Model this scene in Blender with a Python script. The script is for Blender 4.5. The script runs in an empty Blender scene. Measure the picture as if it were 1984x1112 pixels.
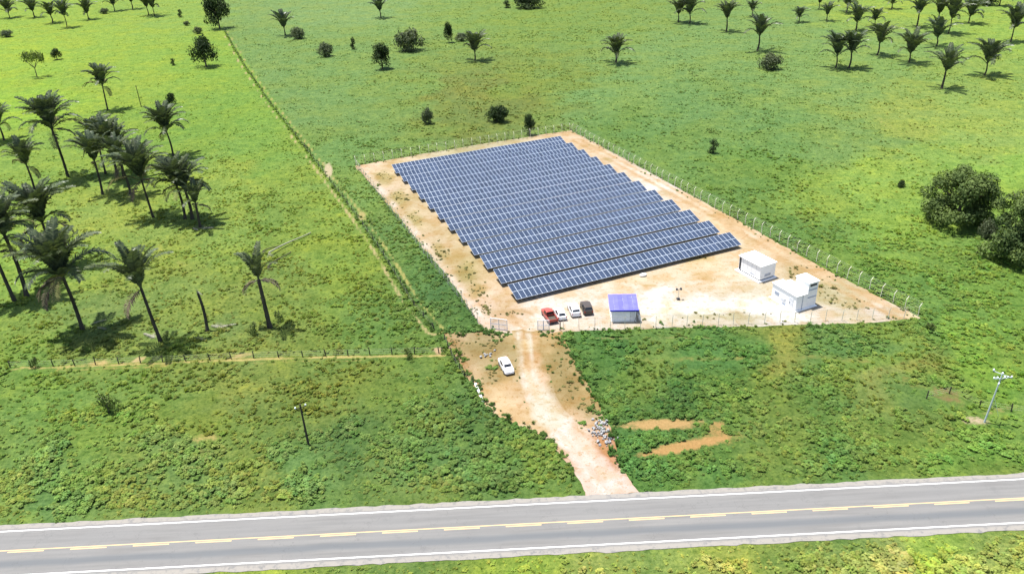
import bpy, bmesh, math, random
import numpy as np
from mathutils import Vector, Matrix
from mathutils.geometry import delaunay_2d_cdt

R = math.radians
random.seed(7)
rng = np.random.default_rng(11)
sc = bpy.context.scene

# ------------------------------------------------------------------ camera, sky, sun, exposure
CAM_F, CAM_P, CAM_ROLL, CAM_H = 1500.0, R(28.082), R(-2.2687), 66.13      # focal length in photo pixels (1984 wide), pitch, roll, height
cam = bpy.data.cameras.new('camera')
cam.sensor_width = 36.0
cam.lens = CAM_F / 1984 * 36
cam.clip_start, cam.clip_end = 1.0, 9000
cam_ob = bpy.data.objects.new('camera', cam)
sc.collection.objects.link(cam_ob)
_R0 = Vector((1, 0, 0)); _F = Vector((0, math.cos(CAM_P), -math.sin(CAM_P))); _D0 = -Vector((0, math.sin(CAM_P), math.cos(CAM_P)))
_c, _s = math.cos(CAM_ROLL), math.sin(CAM_ROLL)
_RT = _c * _R0 - _s * _D0; _DN = _s * _R0 + _c * _D0
_m = Matrix((_RT, -_DN, -_F)).transposed().to_4x4()
_m.translation = (0, 0, CAM_H)
cam_ob.matrix_world = _m
sc.camera = cam_ob

SUN_EL, SUN_DIR = R(76.5), Vector((-1.0, 0.45, 0)).normalized()             # sun stands left and a little behind the panels
w = bpy.data.worlds.new('World'); sc.world = w; w.use_nodes = True
nt = w.node_tree; nt.nodes.clear()
sky = nt.nodes.new('ShaderNodeTexSky'); sky.sky_type = 'NISHITA'; sky.sun_disc = False
sky.sun_elevation = SUN_EL; sky.sun_rotation = math.atan2(SUN_DIR.x, SUN_DIR.y)
sky.air_density = 1.0; sky.dust_density = 1.5
bg = nt.nodes.new('ShaderNodeBackground'); bg.inputs[1].default_value = 0.10
wo = nt.nodes.new('ShaderNodeOutputWorld')
nt.links.new(sky.outputs[0], bg.inputs[0]); nt.links.new(bg.outputs[0], wo.inputs[0])
sun = bpy.data.lights.new('sun', 'SUN'); sun.energy = 5.0; sun.angle = R(0.53); sun.color = (1.0, 0.965, 0.90)
sun_ob = bpy.data.objects.new('sun', sun); sc.collection.objects.link(sun_ob)
_sv = Vector((SUN_DIR.x * math.cos(SUN_EL), SUN_DIR.y * math.cos(SUN_EL), math.sin(SUN_EL)))
sun_ob.rotation_euler = _sv.to_track_quat('Z', 'Y').to_euler()
sun_ob.location = (0, 0, 200)
vs = sc.view_settings
vs.view_transform = 'Standard'; vs.look = 'None'; vs.gamma = 1; vs.use_curve_mapping = False
vs.exposure = 1.12
GAIN = 3.55            # display-linear value of a flat sunlit surface of albedo 1 at this exposure

# ------------------------------------------------------------------ where a photo point lies on the flat land
def ground(u, v, z=0.0):
    a, b = u - 992, v - 556
    a, b = a * _c + b * _s, -a * _s + b * _c
    d = (a / CAM_F, math.cos(CAM_P) - b / CAM_F * math.sin(CAM_P), -math.sin(CAM_P) - b / CAM_F * math.cos(CAM_P))
    t = (z - CAM_H) / d[2]
    return Vector((d[0] * t, d[1] * t, z))
def project(x, y, z=0.0):
    z = z - CAM_H
    d = y * math.cos(CAM_P) - z * math.sin(CAM_P)
    vv = -(y * math.sin(CAM_P) + z * math.cos(CAM_P))
    a, b = CAM_F * x / d, CAM_F * vv / d
    return 992 + a * _c - b * _s, 556 + a * _s + b * _c
def height_for(u, v, vtop):
    g = ground(u, v); lo, hi = 0.05, 60.0
    for _ in range(40):
        m = (lo + hi) / 2
        if project(g.x, g.y, m)[1] > vtop: lo = m
        else: hi = m
    return lo
def px_per_m(u, v):
    g = ground(u, v); p = project(g.x + .5, g.y); q = project(g.x - .5, g.y)
    return math.hypot(p[0] - q[0], p[1] - q[1])

def lin(c):
    c = np.asarray(c, float) / 255
    return np.where(c <= .04045, c / 12.92, ((c + .055) / 1.055) ** 2.4)
def alb(c, k=1.0):
    return np.clip(lin(c) / GAIN * k, 0.004, 0.86)

# ------------------------------------------------------------------ noise in numpy
def _h(ix, iy, seed):
    n = (ix.astype(np.int64) * 374761393 + iy.astype(np.int64) * 668265263 + seed * 974634777) & 0x7fffffff
    n = ((n ^ (n >> 13)) * 1274126177) & 0x7fffffff
    return ((n ^ (n >> 16)) & 0xffff) / 65535.0
def vnoise(x, y, seed=0):
    ix, iy = np.floor(x), np.floor(y); fx, fy = x - ix, y - iy
    fx, fy = fx * fx * (3 - 2 * fx), fy * fy * (3 - 2 * fy)
    a, b = _h(ix, iy, seed), _h(ix + 1, iy, seed); c, d = _h(ix, iy + 1, seed), _h(ix + 1, iy + 1, seed)
    return (a * (1 - fx) + b * fx) * (1 - fy) + (c * (1 - fx) + d * fx) * fy
def fbm(x, y, seed=0, o=3):
    s, a, t = 0, 1, 0
    for i in range(o):
        s = s + a * vnoise(x * 2 ** i, y * 2 ** i, seed + i); t += a; a *= .5
    return s / t

def inside(x, y, poly):
    r = np.zeros(x.shape, bool); n = len(poly); j = n - 1
    for i in range(n):
        xi, yi = poly[i][0], poly[i][1]; xj, yj = poly[j][0], poly[j][1]
        if yi != yj:
            r ^= ((yi > y) != (yj > y)) & (x < (xj - xi) * (y - yi) / (yj - yi) + xi)
        j = i
    return r
def dist_line(x, y, pts):
    best = np.full(x.shape, 1e9); side = np.zeros(x.shape); along = np.zeros(x.shape); acc = 0
    for (ax, ay), (bx, by) in zip(pts[:-1], pts[1:]):
        dx, dy = bx - ax, by - ay; L = math.hypot(dx, dy)
        t = np.clip(((x - ax) * dx + (y - ay) * dy) / (L * L), 0, 1)
        px, py = ax + t * dx, ay + t * dy
        d = np.hypot(x - px, y - py); m = d < best
        best = np.where(m, d, best); side = np.where(m, np.sign(dx * (y - ay) - dy * (x - ax)), side); along = np.where(m, acc + t * L, along)
        acc += L
    return best, side, along
def G(pts): return [tuple(ground(*p).xy) for p in pts]

# ------------------------------------------------------------------ colour of the land, by place (photo reading -> place on the land)
# u, v, (r, g, b), weed height, weeds per square metre
LAND = [
 (50,100,(172,212,70),.3,0.041),(150,60,(168,206,74),.3,0.041),(300,130,(163,203,72),.3,0.041),(30,200,(168,214,68),.3,0.041),(250,170,(162,200,72),.3,0.054),
 (380,250,(140,188,74),.35,0.135),(350,30,(160,200,84),.3,0.068),(480,300,(142,188,78),.35,0.203),(430,120,(152,198,74),.3,0.068),(480,210,(145,192,74),.3,0.108),
 (520,120,(140,182,98),.35,0.135),(600,200,(138,180,96),.35,0.162),(700,20,(150,190,110),.3,0.081),(900,25,(146,184,88),.35,0.121),(650,150,(140,182,96),.35,0.149),
 (800,170,(142,180,88),.4,0.162),(900,170,(146,164,78),.4,0.27),(950,215,(136,158,76),.4,0.297),(1020,160,(144,174,76),.4,0.243),(1100,60,(142,180,84),.4,0.203),
 (1050,30,(146,182,80),.4,0.176),(1200,180,(140,184,100),.35,0.162),(1300,100,(142,184,100),.35,0.135),(1350,220,(132,177,95),.4,0.189),(1250,250,(124,170,85),.45,0.27),
 (1500,60,(142,184,100),.35,0.108),(1600,170,(146,186,98),.35,0.162),(1750,20,(170,205,80),.3,0.068),(1750,90,(150,190,98),.35,0.135),(1950,60,(166,206,84),.3,0.081),
 (1900,250,(166,200,94),.35,0.135),(1750,230,(166,194,92),.35,0.149),(1950,330,(160,206,82),.3,0.1),(1650,270,(142,182,94),.4,0.203),(1500,250,(130,176,92),.4,0.189),
 (1500,330,(126,172,78),.5,0.25),(1600,380,(140,184,80),.5,0.25),(1700,340,(150,196,84),.45,0.15),(1750,440,(140,188,78),.5,0.25),(1550,450,(104,154,74),.7,0.6),
 (1700,540,(108,160,74),.75,0.7),(1850,560,(114,164,74),.75,0.65),(1950,600,(116,166,70),.7,0.6),(1900,660,(130,180,74),.6,0.5),(1800,640,(108,158,74),.75,0.7),(1450,380,(110,158,76),.6,0.45),
 (100,300,(152,192,78),.35,0.162),(30,500,(142,187,74),.4,0.4),(220,420,(152,187,84),.35,0.32),(450,350,(147,186,80),.4,0.4),(450,430,(142,181,80),.4,0.48),
 (560,560,(130,165,74),.5,0.72),(350,560,(137,171,80),.45,0.56),(650,520,(136,175,70),.45,0.56),(600,400,(142,182,74),.4,0.448),(540,410,(126,168,74),.5,0.56),
 (750,480,(116,162,84),.5,0.6),(700,360,(128,174,88),.45,0.4),(860,570,(88,138,74),.7,1.0),(650,310,(132,177,90),.4,0.338),(800,520,(100,150,78),.65,0.9),
 (200,640,(130,165,84),.45,0.64),(500,640,(126,161,84),.5,0.72),(700,640,(114,160,74),.55,0.55),(800,620,(104,150,72),.65,0.7),
 (100,760,(124,170,74),.55,0.6),(300,760,(124,165,74),.55,0.6),(500,740,(138,166,80),.5,0.5),(650,760,(128,157,70),.55,0.6),(800,720,(114,155,70),.6,0.7),
 (400,820,(126,161,70),.55,0.6),(100,850,(120,166,74),.65,0.7),(550,800,(118,150,68),.6,0.6),(700,840,(96,140,74),.9,0.8),
 (100,940,(112,160,84),1.15,0.6),(350,920,(118,160,84),1.15,0.6),(600,920,(112,160,84),1.15,0.6),(850,900,(102,150,80),1.15,0.65),(1000,900,(98,146,74),1.1,0.65),(950,850,(92,138,72),1.1,0.7),
 (20,1000,(128,168,80),.75,1.0),(250,985,(126,162,78),.8,1.0),(500,965,(128,160,76),.75,1.0),(800,958,(122,158,76),.75,1.0),(1050,945,(116,158,72),.75,1.0),
 (1200,680,(84,140,70),.8,0.9),(1400,665,(94,150,74),.75,0.9),(1600,660,(100,152,80),.75,0.85),(1500,693,(146,166,80),.35,0.5),(1250,695,(120,160,76),.45,0.6),(1700,700,(130,170,74),.5,0.6),
 (1400,755,(94,144,66),.85,0.85),(1300,795,(78,128,64),.95,0.85),(1600,790,(98,145,70),.9,0.8),(1800,810,(110,152,74),.8,0.75),(1740,735,(146,166,84),.4,0.45),(1900,720,(120,176,70),.6,0.6),
 (1500,840,(118,156,74),.7,0.7),(1400,915,(94,150,74),1.15,0.7),(1600,895,(98,150,74),1.15,0.7),(1900,880,(110,166,74),.9,0.7),(1960,780,(124,170,76),.7,0.6),(1250,905,(90,146,72),1.0,0.7),
 (1984,905,(120,160,74),.75,1.0),(1740,920,(114,156,72),.8,1.0),(1500,930,(112,154,72),.8,1.0),(1320,938,(108,154,72),.8,1.0),
 (500,1110,(150,190,80),.6,0.9),(1000,1092,(150,190,76),.6,0.9),(1400,1075,(160,196,80),.6,0.9),(1800,1048,(160,200,80),.6,0.9),(1400,1105,(156,180,98),1.2,0.7),(1700,1090,(156,180,100),1.2,0.7),(1960,1075,(152,182,92),1.1,0.7),(1150,1110,(154,182,90),1.0,0.7),
]
_lp = np.array([ground(l[0], l[1])[:2] for l in LAND]); _lq = np.c_[_lp[:, 0] / _lp[:, 1] * 1.6, np.log(_lp[:, 1])]
def muted(c_): m_ = (c_[0] + c_[1]) / 2; return tuple((q + (m_ - q) * .10) * k_ for q, k_ in zip(c_, (1.0, .985, 1.0)))
_lv = np.array([list(alb(muted(l[2]), 1.12) * (np.array([1.17, 1.05, 1.05]) if l[1] > 330 else np.array([.97, .955, .98]))) + [l[3], l[4]] for l in LAND])
PATH_A, PATH_B = ground(842, 640), ground(436, 62)
def path_side(x, y): return (PATH_B.x - PATH_A.x) * (y - PATH_A.y) - (PATH_B.y - PATH_A.y) * (x - PATH_A.x)     # > 0 on the palm side
_lside = path_side(_lp[:, 0], _lp[:, 1])
def idw(x, y, q, vals, pw=3.4, side=None):
    y = np.maximum(y, 25.0); a, b = x / y * 1.6, np.log(y)
    num = np.zeros((len(x), vals.shape[1])); den = np.zeros(len(x))
    for i in range(len(q)):
        wgt = 1 / (((a - q[i, 0]) ** 2 + (b - q[i, 1]) ** 2) ** (pw / 2) + 1e-5)
        if side is not None and q[i, 1] > 4.69: wgt = wgt * np.where((side > 0) == (_lside[i] > 0), 1.0, .02)
        num += wgt[:, None] * vals[i]; den += wgt
    return num / den[:, None]
def land(x, y):
    n1 = (fbm(x / 9 + 3, y / 9, 5) - .5); n2 = (fbm(x / 9, y / 9 + 8, 9) - .5)
    s = np.clip(y / 120, .5, 3)
    return idw(x + n1 * 16 * s, y + n2 * 22 * s, _lq, _lv, side=path_side(x, y))

# ------------------------------------------------------------------ materials
class NT:
    def __init__(s, name):
        s.m = bpy.data.materials.new(name); s.m.use_nodes = True; s.t = s.m.node_tree; s.t.nodes.clear()
    def n(s, ty, **kw):
        x = s.t.nodes.new(ty)
        for k, v in kw.items(): setattr(x, k, v)
        return x
    def l(s, a, b): s.t.links.new(a, b)
    def val(s, sock, v):
        if hasattr(v, 'is_output'): s.l(v, sock)
        else: sock.default_value = v
    def math(s, op, a, b=0.0, c=0.0):
        x = s.n('ShaderNodeMath', operation=op); s.val(x.inputs[0], a); s.val(x.inputs[1], b); s.val(x.inputs[2], c); return x.outputs[0]
    def mix(s, f, a, b, blend='MIX'):
        x = s.n('ShaderNodeMix', data_type='RGBA', blend_type=blend); s.val(x.inputs[0], f)
        for i, v in ((6, a), (7, b)):
            if hasattr(v, 'is_output'): s.l(v, x.inputs[i])
            else: x.inputs[i].default_value = (*v[:3], 1)
        return x.outputs[2]
    def ramp(s, v, a, b, c=0.0, d=1.0):
        x = s.n('ShaderNodeMapRange', interpolation_type='SMOOTHSTEP'); s.val(x.inputs[0], v)
        for i, q in ((1, a), (2, b), (3, c), (4, d)): x.inputs[i].default_value = q
        return x.outputs[0]
    def noise(s, vec, scale, detail=3.0, rough=.55, dim='3D'):
        x = s.n('ShaderNodeTexNoise'); x.inputs['Scale'].default_value = scale; x.inputs['Detail'].default_value = detail; x.inputs['Roughness'].default_value = rough
        s.l(vec, x.inputs['Vector']); return x.outputs[0]
    def pos(s): return s.n('ShaderNodeNewGeometry').outputs['Position']
    def obj(s): return s.n('ShaderNodeTexCoord').outputs['Object']
    def attr(s, name, ty='GEOMETRY'):
        x = s.n('ShaderNodeAttribute', attribute_name=name, attribute_type=ty); return x
    def bsdf(s, col, rough=.85, spec=.3, metal=0.0, normal=None):
        b = s.n('ShaderNodeBsdfPrincipled'); s.val(b.inputs['Base Color'], col if hasattr(col, 'is_output') else (*col[:3], 1))
        s.val(b.inputs['Roughness'], rough); b.inputs['Specular IOR Level'].default_value = spec; b.inputs['Metallic'].default_value = metal
        if normal: s.l(normal, b.inputs['Normal'])
        return b
    def bump(s, h, strength, dist):
        b = s.n('ShaderNodeBump'); b.inputs['Strength'].default_value = strength; b.inputs['Distance'].default_value = dist; s.l(h, b.inputs['Height']); return b.outputs[0]
    def out(s, sh):
        o = s.n('ShaderNodeOutputMaterial'); s.l(sh, o.inputs[0]); return s.m

def plain(name, col, rough=.7, spec=.3, metal=0.0, var=.12, scale=2.5):
    t = NT(name); p = t.obj()
    n = t.noise(p, scale, 4)
    c = t.mix(t.ramp(n, .3, .7), [x * (1 - var) for x in col], [min(.9, x * (1 + var)) for x in col])
    return t.out(t.bsdf(c, rough, spec, metal).outputs[0])

def mat_ground():
    t = NT('pasture_grass'); p = t.pos()
    tint = t.attr('tint').outputs[0]
    soil = t.attr('soil').outputs[0]; soilc = t.attr('soil_tint').outputs[0]
    n0 = t.noise(p, .06, 4, .6); n1 = t.noise(p, .35, 5, .62); n2 = t.noise(p, 2.2, 4, .6); n3 = t.noise(p, 7.0, 2, .6)
    n15 = t.noise(p, .85, 4, .6); st2 = t.noise(p, .16, 5, .65)
    c = t.mix(t.ramp(n0, .42, .60), tint, t.mix(1.0, tint, (1.13, 1.02, .86), 'MULTIPLY'))
    c = t.mix(t.ramp(st2, .50, .60), c, t.mix(1.0, c, (.88, .92, .90), 'MULTIPLY'))
    c = t.mix(t.ramp(n1, .49, .60), c, t.mix(1.0, c, (.82, .87, .80), 'MULTIPLY'))
    c = t.mix(t.ramp(n1, .48, .36), c, t.mix(1.0, c, (1.18, 1.13, 1.0), 'MULTIPLY'))
    c = t.mix(t.ramp(n15, .52, .62), c, t.mix(1.0, c, (.72, .79, .69), 'MULTIPLY'))
    c = t.mix(t.ramp(n15, .46, .36), c, t.mix(1.0, c, (1.16, 1.12, 1.03), 'MULTIPLY'))
    c = t.mix(t.ramp(n2, .50, .62), c, t.mix(1.0, c, (.68, .75, .66), 'MULTIPLY'))
    c = t.mix(t.ramp(n2, .47, .36), c, t.mix(1.0, c, (1.18, 1.15, 1.06), 'MULTIPLY'))
    c = t.mix(t.ramp(n3, .45, .62, 0, .6), c, t.mix(1.0, c, (.66, .78, .66), 'MULTIPLY'))
    f = t.math('ADD', soil, t.math('MULTIPLY', t.math('SUBTRACT', t.noise(p, .9, 5, .65), .5), 1.1))
    sc_ = t.mix(t.ramp(n2, .3, .7), t.mix(1.0, soilc, (.82, .8, .75), 'MULTIPLY'), soilc)
    f = t.math('ADD', f, t.math('MULTIPLY', t.math('SUBTRACT', n3, .5), .5))
    c = t.mix(t.ramp(f, .30, .74), c, sc_)
    return t.out(t.bsdf(c, .95, .1, normal=t.bump(t.math('ADD', n2, t.math('MULTIPLY', n3, .5)), .7, .25)).outputs[0])

def mat_dirt(name):
    t = NT(name); p = t.pos()
    tint = t.attr('tint').outputs[0]
    n0 = t.noise(p, .22, 5, .6); n1 = t.noise(p, 1.1, 5, .65); n2 = t.noise(p, 5.0, 3, .6)
    n00 = t.noise(p, .09, 4, .6)
    c = t.mix(t.ramp(n0, .48, .62), tint, t.mix(1.0, tint, (.92, .83, .68), 'MULTIPLY'))
    c = t.mix(t.ramp(n00, .50, .60, 0, .7), c, t.mix(1.0, c, (.86, .84, .68), 'MULTIPLY'))
    c = t.mix(t.ramp(n0, .47, .36), c, t.mix(1.0, c, (1.12, 1.13, 1.18), 'MULTIPLY'))
    c = t.mix(t.ramp(n1, .52, .66), c, t.mix(1.0, c, (.84, .76, .62), 'MULTIPLY'))
    c = t.mix(t.ramp(n2, .55, .7), c, t.mix(1.0, c, (.78, .72, .60), 'MULTIPLY'))
    return t.out(t.bsdf(c, .95, .1, normal=t.bump(n1, .5, .15)).outputs[0])

def mat_weed():
    t = NT('weed_leaves')
    tint = t.attr('tint', 'INSTANCER').outputs[0]; leaf = t.attr('tone').outputs[2]
    c = t.mix(1.0, tint, t.mix(leaf, (.72, .84, .70), (1.25, 1.15, 1.05)), 'MULTIPLY')
    b = t.bsdf(c, .85, .08)
    tr = t.n('ShaderNodeBsdfTranslucent'); t.l(t.mix(1.0, c, (1.05, 1.1, .6), 'MULTIPLY'), tr.inputs[0])
    m = t.n('ShaderNodeMixShader'); m.inputs[0].default_value = .42; t.l(b.outputs[0], m.inputs[1]); t.l(tr.outputs[0], m.inputs[2])
    return t.out(m.outputs[0])
def mat_leaf(name, dark, light, trans=.3, rough=.7, spec=.1):
    t = NT(name)
    leaf = t.attr('tone').outputs[2]
    rnd = t.n('ShaderNodeObjectInfo').outputs['Random']
    c = t.mix(leaf, dark, light)
    c = t.mix(t.math('MULTIPLY', rnd, .5), c, t.mix(1.0, c, (1.35, 1.15, .8), 'MULTIPLY'))
    b = t.bsdf(c, rough, spec)
    tr = t.n('ShaderNodeBsdfTranslucent'); t.l(t.mix(1.0, c, (1.1, 1.2, .5), 'MULTIPLY'), tr.inputs[0])
    m = t.n('ShaderNodeMixShader'); m.inputs[0].default_value = trans; t.l(b.outputs[0], m.inputs[1]); t.l(tr.outputs[0], m.inputs[2])
    return t.out(m.outputs[0])

def mat_asphalt():
    t = NT('worn_asphalt'); p = t.obj()
    sx = t.n('ShaderNodeSeparateXYZ'); t.l(p, sx.inputs[0]); y = sx.outputs[1]; x = sx.outputs[0]
    st = t.n('ShaderNodeCombineXYZ'); t.l(t.math('MULTIPLY', x, .05), st.inputs[0]); t.l(y, st.inputs[1])
    streak = t.noise(st.outputs[0], 1.6, 4, .6); fine = t.noise(p, 9.0, 3); big = t.noise(p, .12, 3)
    c = t.mix(t.ramp(streak, .3, .7), (.118, .115, .112), (.152, .148, .143))
    c = t.mix(t.ramp(big, .35, .65, 0, .6), c, (.140, .138, .136))
    # oil and rubber darkened middle of the near lane (local y runs up the picture, 0 at the upper edge line)
    yy = t.math('ADD', y, t.math('MULTIPLY', t.math('SUBTRACT', big, .5), .5))
    band = t.math('MULTIPLY', t.ramp(yy, -5.85, -5.2), t.ramp(yy, -4.25, -4.9))
    c = t.mix(t.math('MULTIPLY', band, .75), c, (.085, .092, .100))
    band2 = t.math('MULTIPLY', t.ramp(yy, -2.4, -1.7), t.ramp(yy, -.8, -1.4))
    c = t.mix(t.math('MULTIPLY', band2, .18), c, (.12, .12, .12))
    c = t.mix(t.ramp(fine, .5, .75, 0, .35), c, (.11, .11, .11))
    vo = t.n('ShaderNodeTexVoronoi', feature='DISTANCE_TO_EDGE'); vo.inputs['Scale'].default_value = .45
    wv = t.n('ShaderNodeVectorMath', operation='ADD'); t.l(p, wv.inputs[0]); ws = t.n('ShaderNodeVectorMath', operation='SCALE'); nz = t.n('ShaderNodeTexNoise'); nz.inputs['Scale'].default_value = 1.5; t.l(p, nz.inputs['Vector']); t.l(nz.outputs['Color'], ws.inputs[0]); ws.inputs['Scale'].default_value = 1.6; t.l(ws.outputs[0], wv.inputs[1]); t.l(wv.outputs[0], vo.inputs['Vector'])
    crack = t.math('MULTIPLY', t.ramp(vo.outputs['Distance'], .02, .006), t.ramp(t.noise(p, .25, 3), .48, .62))
    c = t.mix(t.math('MULTIPLY', crack, .22), c, (.05, .05, .05))
    c = t.mix(t.ramp(t.noise(p, .45, 5, .7), .56, .70, 0, .35), c, (.10, .10, .10))
    edge = t.math('ADD', t.ramp(y, .15, .5), t.ramp(y, -6.95, -7.3))
    c = t.mix(t.math('MULTIPLY', t.ramp(t.noise(p, 1.3, 5, .7), .34, .52), edge), c, (.200, .186, .168))
    return t.out(t.bsdf(c, .85, .2).outputs[0])
def mat_marking(name, col):
    t = NT(name); p = t.pos()
    n = t.noise(p, 3.0, 5, .7)
    c = t.mix(t.ramp(n, .56, .76), col, (.26, .25, .24))
    return t.out(t.bsdf(c, .7, .3).outputs[0])
def mat_cells():
    t = NT('solar_cells'); p = t.obj()
    rnd = t.n('ShaderNodeObjectInfo').outputs['Random']
    c = t.mix(rnd, (.013, .024, .047), (.024, .039, .073))
    br = t.n('ShaderNodeTexBrick'); br.offset = 0; br.inputs['Scale'].default_value = 1; br.inputs['Mortar Size'].default_value = .006
    br.inputs['Brick Width'].default_value = .163; br.inputs['Row Height'].default_value = .166
    for k in ('Color1', 'Color2'): t.l(c, br.inputs[k])
    br.inputs['Mortar'].default_value = (.12, .14, .2, 1)
    t.l(p, br.inputs['Vector'])
    return t.out(t.bsdf(br.outputs[0], .12, .5).outputs[0])

M = {}
M['ground'] = mat_ground(); M['dirt'] = mat_dirt('sandy_dirt'); M['weed'] = mat_weed(); M['asphalt'] = mat_asphalt()
M['white_line'] = mat_marking('white_road_paint', (.62, .62, .60)); M['yellow_line'] = mat_marking('yellow_road_paint', (.50, .345, .17))
M['cells'] = mat_cells()
M['alu'] = plain('aluminium_frame', (.38, .43, .50), .45, .5, .0, .05)
M['steel'] = plain('galvanised_steel', (.30, .31, .33), .5, .5, .3)
M['concrete'] = plain('pale_concrete', (.64, .61, .50), .9, .2)
M['white'] = plain('white_render', (.80, .80, .80), .7, .3, 0, .03)
M['white_dirty'] = plain('weathered_white', (.62, .63, .66), .7, .3, 0, .12)
M['grey_dark'] = plain('dark_recess', (.035, .038, .045), .7)
M['louver'] = plain('grey_louver', (.30, .34, .42), .6)
M['blue_roof'] = plain('blue_sheet_roof', (.075, .065, .62), .5, .4, 0, .08, .8)
def mat_roof():
    t = NT('blue_sheet_roof'); rnd = t.n('ShaderNodeObjectInfo').outputs['Random']; n = t.noise(t.obj(), .9, 4)
    c = t.mix(rnd, (.085, .080, .60), (.120, .118, .74)); c = t.mix(t.ramp(n, .45, .7, 0, .5), c, (.16, .16, .62))
    return t.out(t.bsdf(c, .45, .4).outputs[0])
M['blue_roof'] = mat_roof()
M['blue_edge'] = plain('blue_fascia', (.02, .03, .30), .5)
M['shed_wall'] = plain('pale_sheet_wall', (.80, .83, .86), .6, .3, 0, .10, 1.2)
M['wood'] = plain('weathered_wood', (.045, .038, .030), .9)
M['wood_pale'] = plain('bleached_wood', (.22, .22, .16), .9)
M['trunk'] = plain('palm_trunk', (.055, .048, .038), .95, .1, 0, .35, 3)
M['bark'] = plain('tree_bark', (.10, .085, .065), .95, .1, 0, .3, 2)
M['frond'] = mat_leaf('palm_frond', (.034, .050, .032), (.105, .136, .072), .15, .4, .28)
M['frond_dead'] = plain('dry_frond', (.24, .23, .18), .9)
M['frond_brown'] = plain('brown_dead_frond', (.10, .082, .052), .9)
M['leaf_dark'] = mat_leaf('dark_tree_leaves', (.012, .024, .012), (.040, .066, .026))
M['leaf_mid'] = mat_leaf('mid_tree_leaves', (.042, .070, .024), (.130, .178, .054))
M['leaf_grey'] = mat_leaf('grey_green_leaves', (.050, .068, .042), (.125, .155, .090))
M['rock'] = plain('pale_rock', (.26, .26, .26), .9, .2, 0, .3, 4)
M['glass'] = plain('car_glass', (.012, .014, .018), .08, .6)
M['tyre'] = plain('tyre_rubber', (.02, .02, .02), .9)
M['rim'] = plain('wheel_rim', (.35, .35, .36), .4, .5, .6)
M['car_white'] = plain('white_car_paint', (.78, .78, .80), .25, .5, 0, .02)
M['car_red'] = plain('red_car_paint', (.34, .060, .045), .3, .5, 0, .05)
M['car_dark'] = plain('dark_car_paint', (.060, .048, .040), .3, .5, 0, .06)
M['bed'] = plain('pickup_bed_liner', (.06, .052, .04), .85)
M['lamp_red'] = plain('tail_lamp', (.30, .012, .010), .3)
M['lamp_clear'] = plain('head_lamp', (.60, .62, .64), .2, .6)
M['wire'] = plain('fence_wire', (.30, .29, .27), .6, .4, .2)
M['pole_pale'] = plain('pale_pole', (.40, .46, .46), .8)
M['insulator'] = plain('insulator', (.70, .78, .80), .3, .5)

# ------------------------------------------------------------------ object helpers
C = sc.collection
def tag(o, label=None, cat=None, group=None, kind=None):
    if label: o['label'] = label
    if cat: o['category'] = cat
    if group: o['group'] = group
    if kind: o['kind'] = kind
    return o
def link(name, me, parent=None):
    o = bpy.data.objects.new(name, me); C.objects.link(o)
    if parent: o.parent = parent
    return o
def empty(name, loc=(0, 0, 0), rz=0.0):
    o = bpy.data.objects.new(name, None); C.objects.link(o); o.location = loc; o.rotation_euler = (0, 0, rz); o.empty_display_size = .3
    return o
class MB:
    def __init__(s): s.v, s.f, s.mi = [], [], []
    def add(s, vs, fs, mi=0):
        k = len(s.v); s.v += [tuple(q) for q in vs]; s.f += [tuple(i + k for i in f) for f in fs]; s.mi += [mi] * len(fs); return s
    def box(s, a, b, mi=0):
        (x0, y0, z0), (x1, y1, z1) = a, b
        return s.add([(x0, y0, z0), (x1, y0, z0), (x1, y1, z0), (x0, y1, z0), (x0, y0, z1), (x1, y0, z1), (x1, y1, z1), (x0, y1, z1)],
                     [(0, 3, 2, 1), (4, 5, 6, 7), (0, 1, 5, 4), (1, 2, 6, 5), (2, 3, 7, 6), (3, 0, 4, 7)], mi)
    def bar(s, p, q, r, r2=None, n=6, mi=0, cap=True):
        p, q = Vector(p), Vector(q); d = (q - p).normalized(); r2 = r if r2 is None else r2
        a = d.orthogonal().normalized(); b = d.cross(a); vs_ = []
        for c, rr in ((p, r), (q, r2)):
            for i in range(n):
                t = 2 * math.pi * i / n; vs_.append(c + a * rr * math.cos(t) + b * rr * math.sin(t))
        fs = [(i, (i + 1) % n, n + (i + 1) % n, n + i) for i in range(n)]
        if cap: fs += [tuple(range(n - 1, -1, -1)), tuple(range(n, 2 * n))]
        return s.add(vs_, fs, mi)
    def loft(s, rings, mi=0, caps=True):
        n = len(rings[0]); vs_ = [p for r in rings for p in r]; fs = []
        for k in range(len(rings) - 1):
            for i in range(n): fs.append((k * n + i, k * n + (i + 1) % n, (k + 1) * n + (i + 1) % n, (k + 1) * n + i))
        if caps: fs += [tuple(range(n - 1, -1, -1)), tuple(range((len(rings) - 1) * n, len(rings) * n))]
        return s.add(vs_, fs, mi)
    def mesh(s, name, mats, smooth=False, bevel=0):
        me = bpy.data.meshes.new(name); me.from_pydata(s.v, [], s.f)
        for m in (mats if isinstance(mats, (list, tuple)) else [mats]): me.materials.append(M[m])
        me.polygons.foreach_set('material_index', s.mi)
        bm = bmesh.new(); bm.from_mesh(me); bmesh.ops.recalc_face_normals(bm, faces=bm.faces)
        if bevel: bmesh.ops.bevel(bm, geom=bm.edges[:], offset=bevel, segments=2, affect='EDGES', profile=.7)
        bm.to_mesh(me); bm.free()
        if smooth: me.polygons.foreach_set('use_smooth', [True] * len(me.polygons))
        me.update(); return me
    def build(s, name, mats, parent=None, smooth=False, bevel=0):
        return link(name, s.mesh(name, mats, smooth, bevel), parent)

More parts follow.
